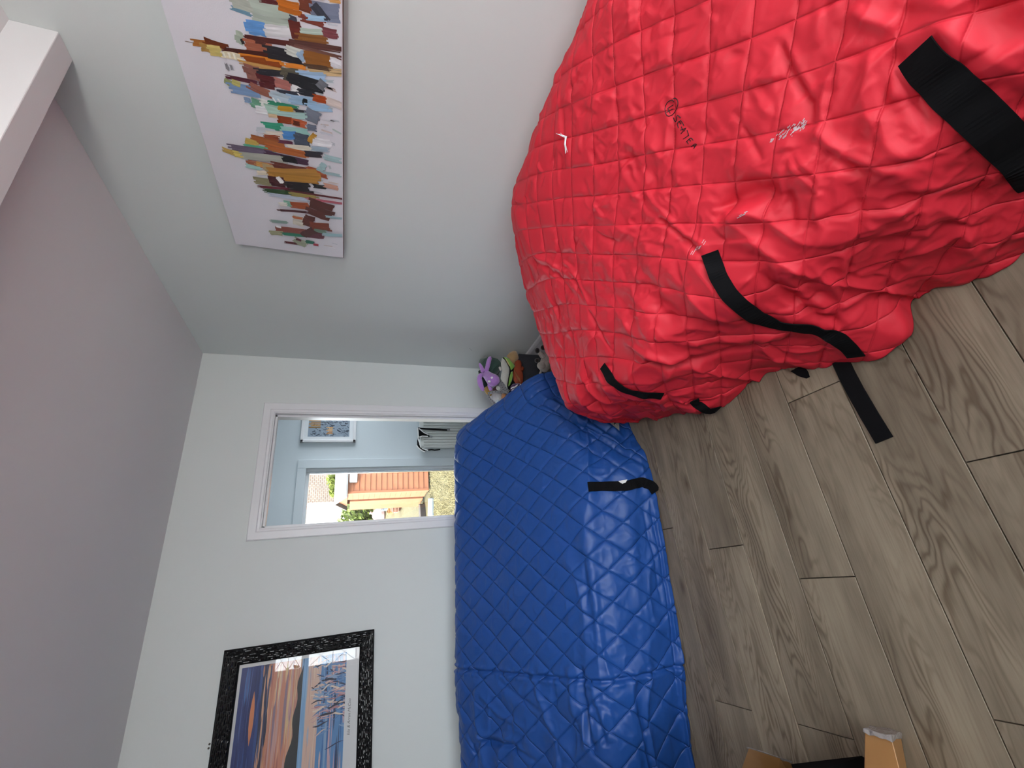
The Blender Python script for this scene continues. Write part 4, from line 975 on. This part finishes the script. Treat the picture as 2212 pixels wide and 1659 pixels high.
# brown plush with white muzzle
br = thing('plush_toy', 'dark brown plush with a white muzzle under the purple toy', 'soft toy', tp_(720, 970, 2.80))
pad([(630, 1010), (700, 960), (770, 900), (830, 940), (820, 1010), (750, 1060), (660, 1060)], 2.80, .04, 'head', plush('dark_brown_plush', (.06, .022, .018)), br)
MB().ell(tp_(785, 985, 2.765), (.020, .018, .024)).build('muzzle', M_CR, br, smooth=True)
# white ball-shaped toy and orange toy
wt = thing('plush_toy', 'white fluffy round plush behind the grey strap', 'soft toy', tp_(740, 1185, 2.82))
MB().ell(tp_(740, 1185, 2.86), (.055, .05, .048)).build('body', plush('white_fluff', (.6, .6, .6), 80, .9), wt, smooth=True)
MB().ell(tp_(760, 1330, 2.84), (.03, .03, .012)).build('foot', plush('pale_blue_plush', (.45, .58, .68)), wt, smooth=True)
og = thing('plush_toy', 'orange plush piece tucked by the blue cover edge', 'soft toy', tp_(900, 1180, 2.80))
pad([(840, 1110), (900, 1115), (960, 1125), (930, 1190), (880, 1250), (850, 1230), (840, 1170)], 2.80, .03, 'body', plush('orange_plush', (.50, .22, .09)), og)
yl = thing('plush_toy', 'mustard yellow plush limb beneath the purple toy', 'soft toy', tp_(550, 1040, 2.86))
P, r = chain([tp_(510, 980, 2.87), tp_(545, 1040, 2.86), tp_(575, 1100, 2.86), tp_(590, 1160, 2.87)], [.024, .026, .024, .020]); stuffed('body', P, r, plush('mustard_plush', (.42, .26, .07)), yl)
dk = thing('plush_toy', 'blackish green plush between the purple limbs', 'soft toy', tp_(480, 900, 2.86))
pad([(330, 620), (400, 580), (470, 720), (540, 850), (540, 960), (470, 990), (420, 880), (360, 740)], 2.86, .03, 'body', plush('blackish_plush', (.012, .025, .022)), dk)
# grey spotted fabric strap (a toy's lead) hooked over the pile
M_SP = mat('grey_webbing', (.22, .22, .23), .85, .2, bump=(500, .3, .001))
sp = thing('dog_lead', 'grey spotted fabric harness strap draped over the toys', 'lead', tp_(850, 1000, 2.74))
def spr(pts, w, y):
    P = [tp_(*p, y) for p in pts]; P = [Vector(q) for q in crm(np.array([tuple(p) for p in P]), 18)]
    sd = [((P[min(i+1, 17)]-P[max(i-1, 0)]).cross(Vector((0, 1, 0)))).normalized() for i in range(18)]
    MB().ribbon(P, sd, w, .004, (0, -1, 0)).build('strap', M_SP, sp)
    for i in range(1, 17, 3): MB().ell(P[i]+Vector((0, -.005, 0)), (.003, .001, .003), nu=8, nv=5).build('spot', M_BLACKTAPE, sp)
spr([(780, 860), (840, 960), (880, 1040), (985, 1085)], .030, 2.735); spr([(870, 1060), (780, 1080), (680, 1075), (545, 1110)], .020, 2.745); spr([(540, 1130), (580, 1220), (650, 1290), (720, 1370)], .018, 2.76)
spr([(800, 840), (870, 900), (930, 1010), (1000, 1060)], .018, 2.732)
# sheep-like plush in front of the box
sh_ = thing('plush_toy', 'pale cream plush animal with dark feet on the floor by the red cover', 'soft toy', at(1178, 785, 2, .0))
SY = 2.66
def sp_(a, b, dy=0): return at(*z8(a, b), 1, SY+dy)
M_SH = plush('oatmeal_plush', (.42, .38, .35), 130, .7)
P, r = chain([sp_(1720, 600), sp_(1780, 500), sp_(1820, 400), sp_(1840, 250)], [.035, .045, .048, .036]); stuffed('body', P, r, M_SH, sh_, 16)
MB().ell(sp_(1700, 500, -.03), (.030, .030, .032)).build('head', M_SH, sh_, smooth=True)
P, r = chain([sp_(1760, 330, -.02), sp_(1700, 260, -.03), sp_(1655, 210, -.035)], [.022, .020, .016]); stuffed('leg', P, r, M_SH, sh_)
M_FT = plush('black_brown_foot', (.018, .012, .013))
MB().ell(sp_(1615, 175, -.035), (.021, .02, .017)).build('foot', M_FT, sh_, smooth=True)
MB().ell(sp_(1745, 110, -.01), (.020, .02, .020)).build('foot', M_FT, sh_, smooth=True)
MB().ell(sp_(1610, 390, -.02), (.018, .02, .018)).build('ear', M_FT, sh_, smooth=True)
P, r = chain([sp_(1695, 590, -.03), sp_(1690, 640, -.035), sp_(1670, 690, -.035)], [.006, .008, .009]); stuffed('ear', P, r, M_SH, sh_, 8)

# ------------------------------------------------------------------ upended seat at the left: black lining, two wrapped oak feet
up_ = thing('upended_armchair', 'upended armchair showing black lining and plastic wrapped oak feet', 'armchair', (-.80, 1.25, 0))
M_LIN = mat('black_dust_cloth', (.004, .004, .0045), .9, .1, bump=(400, .3, .001))
A_, B_, D_ = Vector((-.682, 1.50, 0)), Vector((-.585, 1.205, 0)), Vector((-.66, .93, 0))
hgt = .74
M_UPH = mat('charcoal_upholstery', (.05, .05, .055), .9, .1, bump=(260, .5, .002), vary=(9, .15))
lin_ = MB()
lin_.prism([A_+Vector((0, 0, .002)), B_+Vector((0, 0, .002)), D_+Vector((0, 0, .002)), D_+Vector((-.012, 0, .002)), B_+Vector((-.014, 0, .002)), A_+Vector((-.012, 0, .002))], (0, 0, 1), hgt)
lin_.build('dust_cloth', M_LIN, up_)
def cushion(name, x0, y0, z0, x1, y1, z1, b=.05):
    o = MB().box(x0, y0, z0, x1, y1, z1).build(name, M_UPH, up_); md = o.modifiers.new('b', 'BEVEL'); md.width = b; md.segments = 4; o.data.polygons.foreach_set('use_smooth', [True]*len(o.data.polygons)); return o
base_ = [A_+Vector((-.014, 0, .004)), B_+Vector((-.016, 0, .004)), D_+Vector((-.014, 0, .004)), Vector((-1.02, .93, .004)), Vector((-1.02, 1.50, .004))]
o = MB().prism(base_, (0, 0, 1), hgt-.006).build('seat_frame', M_UPH, up_); md = o.modifiers.new('b', 'BEVEL'); md.width = .012; md.segments = 3
cushion('arm', -1.38, .94, .004, -1.03, 1.49, .15, .06); cushion('arm', -1.38, .94, .59, -1.03, 1.49, .735, .06)
cushion('backrest', -1.62, .96, .16, -1.03, 1.13, .58, .05); cushion('seat_cushion', -1.17, 1.14, .16, -1.03, 1.48, .58, .045)
M_LEG = mat('light_oak_leg', (.42, .21, .075), .4, .4, bump=(30, .1, .002), vary=(14, .15))
M_WRAP = glass_mat('clear_plastic_film'); M_WRAPW = mat('crinkled_plastic', (.36, .33, .32), .15, .9, bump=(70, .9, .006))
def oak_foot(tip4, root4, wrap):
    t = [Vector(p) for p in tip4]; r_ = [Vector(p) for p in root4]
    o = MB().add(t+r_, [(3, 2, 1, 0), (4, 5, 6, 7)]+[(i, (i+1) % 4, 4+(i+1) % 4, 4+i) for i in range(4)]).build('oak_foot', M_LEG, up_)
    md = o.modifiers.new('b', 'BEVEL'); md.width = .002
    # crumpled film bound round the end of the foot
    ce = sum(t, Vector())/4; ax = (ce-sum(r_, Vector())/4).normalized(); rng = random.Random(wrap); vs = []; N_ = 20
    for L_ in range(3):
        for i in range(N_):
            u = i/N_*4; k = int(u) % 4; f = u-int(u); p = t[k]*(1-f)+t[(k+1) % 4]*f
            q = ce+(p-ce)*(1.05+rng.uniform(0, .07))+ax*((-.009, -.002, .004)[L_]+rng.uniform(-.003, .003)); vs.append(q)
    vs.append(ce+ax*.003)
    fs = [(L_*N_+i, L_*N_+(i+1) % N_, (L_+1)*N_+(i+1) % N_, (L_+1)*N_+i) for L_ in range(2) for i in range(N_)]+[(2*N_+i, 2*N_+(i+1) % N_, 3*N_) for i in range(N_)]
    MB().add(vs, fs).build('plastic_wrap', M_WRAPW, o)
# far foot (higher) and near foot (low); corners: upper-far, upper-near, lower-near, lower-far of the end face
def foot_from(pxs, xs, rootpx, xr, wrap):
    tip = [at(*p, 0, x) for p, x in zip(pxs, xs)]; root = [at(*p, 0, x) for p, x in zip(rootpx, xr)]
    oak_foot(tip, root, wrap)
foot_from([(1617, 1616), (1685, 1638), (1708, 1645), (1640, 1622)], [-.60, -.60, -.60, -.60], [(1600, 1664), (1680, 1690), (1722, 1690), (1650, 1668)], [-.70, -.70, -.70, -.70], 1)
tip2 = [at(1868, 1575, 0, -.47), at(1925, 1592, 0, -.47), at(1952, 1582, 0, -.50), at(1895, 1566, 0, -.50)]; c2 = sum(tip2, Vector())/4
root2 = [c2+(p-c2)*1.7+Vector((-.155, .04, -.012)) for p in tip2]
for p in tip2+root2: p.z = max(p.z, .006)
oak_foot(tip2, root2, 2)

# ------------------------------------------------------------------ garden behind the hall door
GZ = -.10
def gm(name, col, **k): return mat(name, col, k.pop('rough', .9), k.pop('spec', .2), **k)
gr = MB(); GS = .10
for i, (ya, yb) in enumerate(((HY+.14, 9.5), (9.5, 22), (22, 70))):
    zz = lambda y: GZ+GS*(min(max(y, 9.5), 22)-9.5)
    gr.add([(-40, ya, zz(ya)), (60, ya, zz(ya)), (60, yb, zz(yb)), (-40, yb, zz(yb))], [(0, 1, 2, 3)])
def gnd(px, py):
    d = pray(px, py); t = (GZ-CAM.z)/d.z
    if CAM.y+d.y*t > 9.5: t = (GZ-GS*9.5-CAM.z+GS*CAM.y)/(d.z-GS*d.y)
    return CAM+d*t
gmat = gm('dry_grass', (.095, .085, .045), vary=(25, .55), bump=(120, 1, .03)); struct(gr.build('ground', gmat))
random.seed(2); gb = MB()
slab_q = [at(930, 1076, 2, GZ), at(938, 1076, 2, GZ), at(938, 1114, 2, GZ), at(929, 1114, 2, GZ)]; slab_c = sum(slab_q, Vector())/4
slab_o = [slab_c+(q-slab_c)*1.12 for q in slab_q]
def in_slab(x, y):
    sg = [(slab_o[(i+1) % 4].x-slab_o[i].x)*(y-slab_o[i].y)-(slab_o[(i+1) % 4].y-slab_o[i].y)*(x-slab_o[i].x) for i in range(4)]
    return all(v > 0 for v in sg) or all(v < 0 for v in sg)
for k in range(16000):
    y = 5.65+random.random()*3.5; x = y*.14-.15+random.random()*y*.16; hh = random.uniform(.012, .04); a = random.random()*6.28; l = .02
    if in_slab(x, y): continue
    gb.add([(x-.005*math.cos(a), y-.005*math.sin(a), GZ), (x+.005*math.cos(a), y+.005*math.sin(a), GZ), (x+l*math.sin(a), y+l*math.cos(a), GZ+hh)], [(0, 1, 2)])
o = gb.build('grass_blades', gm('straw_blades', (.13, .115, .06), vary=(8, .4))); o['kind'] = 'stuff'; o['label'] = 'short dry straw-coloured grass outside the glazed door'; o['category'] = 'grass'
struct(MB().box(.2, HY+.141, GZ, 2.2, HY+.55, GZ+.06).build('door_step', gm('pale_concrete', (.2, .2, .2), vary=(10, .15))))
gp = lambda px, py, y: at(px, py, 1, y)
# shed
sd = thing('garden_shed', 'orange timber garden shed with grey felt roof beyond the door', 'shed', (2.4, 9.4, GZ))
M_SHED = mat('orange_stained_boards', (.17, .062, .028), .7, .25, vary=(5, .25)); M_SHEDSHADE = mat('shed_inside_shade', (.02, .012, .008), .9)
sx0 = 1.80; sy0 = 8.87; sx1 = 3.3; sz0 = GZ+.05; sz1 = gp(752, 1040, sy0).z
nb = 15; bh = (sz1-sz0)/nb
for k in range(nb):
    z = sz0+k*bh
    MB().add([(sx0, sy0, z), (sx1, sy0, z), (sx1, sy0-.016, z), (sx0, sy0-.016, z), (sx0, sy0, z+bh), (sx1, sy0, z+bh), (sx1, sy0-.004, z+bh*.97), (sx0, sy0-.004, z+bh*.97)],
             [(0, 1, 2, 3), (3, 2, 6, 7), (7, 6, 5, 4), (0, 3, 7, 4), (1, 5, 6, 2), (0, 4, 5, 1)]).build('board', M_SHED, sd)
def sidewall(name, y0, y1, x0, x1, mt, th=.03):   # along the receding left side
    return MB().prism([(x0, y0, sz0), (x1, y1, sz0), (x1, y1, sz1), (x0, y0, sz1)], (-1, 0, 0), th).build(name, mt, sd)
sy1 = 10.9
YA = at(850, 1074, 0, sx0-.03).y; YG = at(850, 1077, 0, sx0-.05).y; YE = at(850, 1094, 0, sx0-.10).y
sidewall('corner_post', sy0-.02, sy0+.10, sx0+.005, sx0+.005, M_SHED, .04)
for k in range(nb):
    z = sz0+k*bh
    MB().prism([(sx0, sy0+.1, z+.003), (sx0-.03, YA, z+.003), (sx0-.03, YA, z+bh), (sx0, sy0+.1, z+bh)], (-1, 0, 0), .015).build('side_board', M_SHED, sd)
MB().prism([(sx0+.12, YA-.05, sz0), (sx0+.12, YG+.2, sz0), (sx0+.12, YG+.2, sz1), (sx0+.12, YA-.05, sz1)], (-1, 0, 0), .01).build('doorway', M_SHEDSHADE, sd)  # near-black sheet paints the shade inside the open shed door
MB().prism([(sx0-.04, YG, sz0+.02), (sx0-.10, YE, sz0+.02), (sx0-.10, YE, sz1-.05), (sx0-.04, YG, sz1-.05)], (-1, 0, 0), .03).build('shed_door', M_SHED, sd)
MB().box(sx0, sy0+.02, sz0, sx1, YE, sz0+.03).build('shed_floor', M_SHEDSHADE, sd)
MB().box(sx1-.03, sy0, sz0, sx1, YE, sz1).build('shed_wall', M_SHED, sd); MB().box(sx0, YE-.03, sz0, sx1, YE, sz1).build('shed_wall', M_SHED, sd)
YM = (sy0+YE)/2; rz = gp(726, 1060, YM).z
MB().add([(sx0-.12, sy0-.12, sz1), (sx1, sy0-.12, sz1), (sx1, YM, rz), (sx0-.12, YM, rz), (sx0-.12, sy0-.12, sz1+.03), (sx1, sy0-.12, sz1+.03), (sx1, YM, rz+.03), (sx0-.12, YM, rz+.03), (sx1, YE+.1, sz1), (sx0-.12, YE+.1, sz1), (sx1, YE+.1, sz1+.03), (sx0-.12, YE+.1, sz1+.03)],
         [(0, 1, 2, 3), (4, 7, 6, 5), (0, 4, 5, 1), (0, 3, 7, 4), (1, 5, 6, 2), (3, 2, 8, 9), (7, 11, 10, 6), (3, 9, 11, 7), (2, 6, 10, 8), (8, 10, 11, 9)]).build('felt_roof', gm('grey_roof_felt', (.11, .11, .11), vary=(9, .2)), sd)
MB().prism([(sx0-.03, sy0+.0, sz1), (sx0-.03, YM, rz), (sx0-.03, YE, sz1)], (-1, 0, 0), .02).build('gable', M_SHED, sd)
q = gp(765, 1028, 8.8); MB().cbox(q.x-.12, 8.76, q.z-.06, q.x+.16, 8.85, q.z+.08, .01).build('wall_lamp', gm('white_lamp_case', (.3, .3, .3)), sd)
# hedge of leaves, one plant mass
def foliage(name, lab, cat, x0, x1, y0, y1, z0, z1, n, mt, sz, seed):
    rg = random.Random(seed); mb = MB()
    for k in range(n):
        c = Vector((rg.uniform(x0, x1), rg.uniform(y0, y1), rg.uniform(z0, z1))); c.z = z0+(c.z-z0)*(.88+.12*math.sin(c.x*3)+.05*math.sin(c.x*11))
        a = Vector((rg.gauss(0, 1), rg.gauss(0, 1), rg.gauss(0, 1))).normalized(); b = a.orthogonal().normalized(); s = sz*rg.uniform(.6, 1.3)
        cc = a.cross(b)
        mb.add([c-b*s, c+cc*s*.4, c+b*s, c-cc*s*.4], [(0, 1, 2, 3)])
    o = thing(name, lab, cat, ((x0+x1)/2, (y0+y1)/2, z0)); l = mb.build('leaves', mt, o); l['kind'] = 'stuff'
    MB().box(x0+.15, (y0+y1)/2-.02, GZ, x1-.15, (y0+y1)/2+.02, z0+(z1-z0)*.8).build('branches', gm('dark_twigs', (.03, .035, .015)), o)
    for k in range(6):
        xx = x0+(x1-x0)*(k+.5)/6; MB().tube([(xx, (y0+y1)/2, GZ), (xx+.05, (y0+y1)/2+.03, z0+.2)], [.05, .03], 7).build('stem', gm('hedge_bark', (.08, .06, .04)), o)
    return o
M_HG = gm('bright_hedge_leaf', (.075, .105, .014), vary=(3, .5), rough=.6, spec=.4)
hzT = gp(735, 1110, 17).z; hzB = gp(820, 1110, 17).z
foliage('hedge', 'bright green hedge at the end of the garden', 'hedge', .9, 5.5, 16.6, 17.5, hzB-.3, hzT, 7000, M_HG, .11, 1)
foliage('shrub', 'pale green shrub showing above the shed roof', 'shrub', 4.0, 8.6, 20, 21, 1.3, gp(708, 1040, 20).z, 6000, gm('yellow_green_leaf', (.11, .135, .025), vary=(3, .4)), .12, 2)
# far brick house and a white rendered one
bh_ = thing('house', 'sunlit pale brick house gable beyond the shrub', 'house', (9, 29, GZ))
mtb = bpy.data.materials.new('far_brick'); mtb.use_nodes = True; nt = mtb.node_tree; bt = nt.nodes.new('ShaderNodeTexBrick')
bt.inputs['Color1'].default_value = (.10, .066, .044, 1); bt.inputs['Color2'].default_value = (.07, .042, .028, 1); bt.inputs['Mortar'].default_value = (.16, .145, .12, 1); bt.inputs['Scale'].default_value = 2.2; bt.inputs['Mortar Size'].default_value = .03
tcc = nt.nodes.new('ShaderNodeTexCoord'); mpp = nt.nodes.new('ShaderNodeMapping'); mpp.inputs['Rotation'].default_value = (math.pi/2, 0, 0); nt.links.new(tcc.outputs['Object'], mpp.inputs[0]); nt.links.new(mpp.outputs[0], bt.inputs['Vector'])
nt.links.new(bt.outputs['Color'], nt.nodes['Principled BSDF'].inputs['Base Color'])
hx = gp(700, 1085, 29).x
MB().box(hx, 29, GZ, hx+8, 35, 8).build('brick_wall', mtb, bh_)
MB().add([(hx-.3, 28.7, 8), (hx+8.3, 28.7, 8), (hx+8.3, 35.3, 8), (hx-.3, 35.3, 8), (hx-.3, 32, 10.5), (hx+8.3, 32, 10.5)], [(0, 1, 5, 4), (2, 3, 4, 5), (0, 4, 3), (1, 2, 5), (0, 3, 2, 1)]).build('roof', gm('brown_tiles', (.2, .1, .07)), bh_)
q = gp(712, 1040, 28.9); MB().box(q.x-.2, 28.95, q.z-.5, q.x+1.4, 29.01, q.z+.1).build('window', gm('dark_window', (.05, .05, .06), rough=.2), bh_)
# garden clutter
def cl(px, py, y): return gp(px, py, y)
b0 = gnd(869, 1088); bY = b0.y
bk = thing('wicker_basket', 'brown banded wicker basket lying by the shed', 'basket', b0); M_BK = gm('brown_wicker', (.075, .04, .027), vary=(20, .3))
zb = [(0, .11), (.05, .15), (.12, .18), (.20, .18), (.27, .14)]
MB().tube([b0+Vector((0, .2, z)) for z, r_ in zb], [r_ for z, r_ in zb], 16).build('body', M_BK, bk, smooth=True)
for z in (.08, .16, .23): MB().ell(b0+Vector((0, .2, z)), (.19, .19, .014)).build('band', gm('pale_wicker_band', (.12, .085, .07)), bk)
def cbx(name, lab, cat, px0, py0, px1, py1, mt, d=.3):
    # upright tub: px1 is where it meets the ground, px0 its top
    g = gnd(px1, (py0+py1)/2); y = g.y; a, b = cl(px0, py0, y), cl(px1, py1, y); x0, x1 = sorted((a.x, b.x)); z0, z1 = g.z, max(a.z, b.z, g.z+.1)
    o = thing(name, lab, cat, ((x0+x1)/2, y+d/2, z0)); z0 -= .02
    mb = MB(); mb.cbox(x0, y, z0, x1, y+d, z1, min(.03, (x1-x0)*.2, (z1-z0)*.2)); mb.build('body', mt, o)
    rim = MB(); rim.cbox(x0-.01, y-.01, z1-.03, x1+.01, y+d+.01, z1, .008); rim.build('rim', mt, o); return o
cbx('plant_pot', 'orange plant pot on the grass beside the basket', 'pot', 838, 1098, 851, 1108, gm('terracotta', (.22, .09, .035)))
cbx('storage_tub', 'grey blue plastic tub behind the orange pot', 'tub', 826, 1091, 839, 1100, gm('blue_grey_plastic', (.07, .10, .12)))
cbx('white_bucket', 'small white bucket beside the wicker basket', 'bucket', 853, 1100, 860, 1105, gm('white_plastic', (.3, .3, .3)), .15)
cbx('blue_crate', 'bright blue crate beside the pink sack', 'crate', 814, 1131, 829, 1141, gm('sky_blue_plastic', (.05, .13, .34)), .3)
g = gnd(832, 1110); pk = thing('sack', 'pale pink fabric sack slumped against the hedge', 'sack', g)
hS = (cl(805, 1110, g.y).z-g.z)
P, r = chain([g+Vector((0, .1, -.01)), g+Vector((0, .1, hS*.35)), g+Vector((.02, .1, hS*.7)), g+Vector((.05, .1, hS))], [.20, .22, .19, .09]); stuffed('body', P, r, gm('pale_pink_cloth', (.24, .17, .15)), pk)
stuffed('tie', [g+Vector((.05, .1, hS-.01)), g+Vector((.06, .1, hS+.04)), g+Vector((.08, .1, hS+.08))], [.05, .03, .05], gm('pale_pink_tie', (.22, .15, .13)), pk)
a, b = cl(917, 1089, 9.2), cl(912, 1116, 9.2)
sl = thing('paving_slab', 'long pale paving slab lying on the grass', 'slab', (1.3, 8.1, GZ))
p = [at(930, 1076, 2, GZ), at(938, 1076, 2, GZ), at(938, 1114, 2, GZ), at(929, 1114, 2, GZ)]
o = MB().prism(p, (0, 0, 1), .05).build('slab', gm('blue_grey_slab', (.10, .12, .13), vary=(8, .15)), sl); md = o.modifiers.new('b', 'BEVEL'); md.width = .01
p = [at(916, 1088, 2, GZ), at(919, 1088, 2, GZ), at(921, 1116, 2, GZ), at(917, 1116, 2, GZ)]
ps_ = thing('timber_sleeper', 'short dark timber lying behind the paving slab', 'timber', p[0]); o = MB().prism(p, (0, 0, 1), .12).build('beam', gm('weathered_timber', (.05, .045, .04), vary=(12, .3)), ps_); md = o.modifiers.new('b', 'BEVEL'); md.width = .01
# street side trees for the window reflection
def tree(x, y, lab, h, seed):
    rg = random.Random(seed); t = thing('tree', lab, 'tree', (x, y, GZ)); MB().tube([(x, y, GZ), (x+.1, y, h*.5), (x, y+.1, h*.8)], [.16, .11, .05], 9).build('trunk', gm('tree_bark', (.09, .07, .05)), t, smooth=True)
    mb = MB()
    for k in range(2500):
        v = Vector((rg.gauss(0, 1), rg.gauss(0, 1), rg.gauss(0, 1))).normalized()*rg.random()**.4; c = Vector((x+v.x*1.6, y+v.y*1.6, h*.72+v.z*1.5))
        a = Vector((rg.gauss(0, 1), rg.gauss(0, 1), rg.gauss(0, 1))).normalized(); b = a.orthogonal().normalized(); cc = a.cross(b); s = .14
        mb.add([c-b*s, c+cc*s*.5, c+b*s, c-cc*s*.5], [(0, 1, 2, 3)])
    l = mb.build('crown', M_HG, t); l['kind'] = 'stuff'
tree(-3.2, -9, 'leafy street tree outside the front window', 3.6, 3)
struct(MB().box(-40, -60, GZ-.05, 40, YF-.3, GZ).build('street_ground', gm('pale_paving', (.42, .41, .40), vary=(2, .12))))
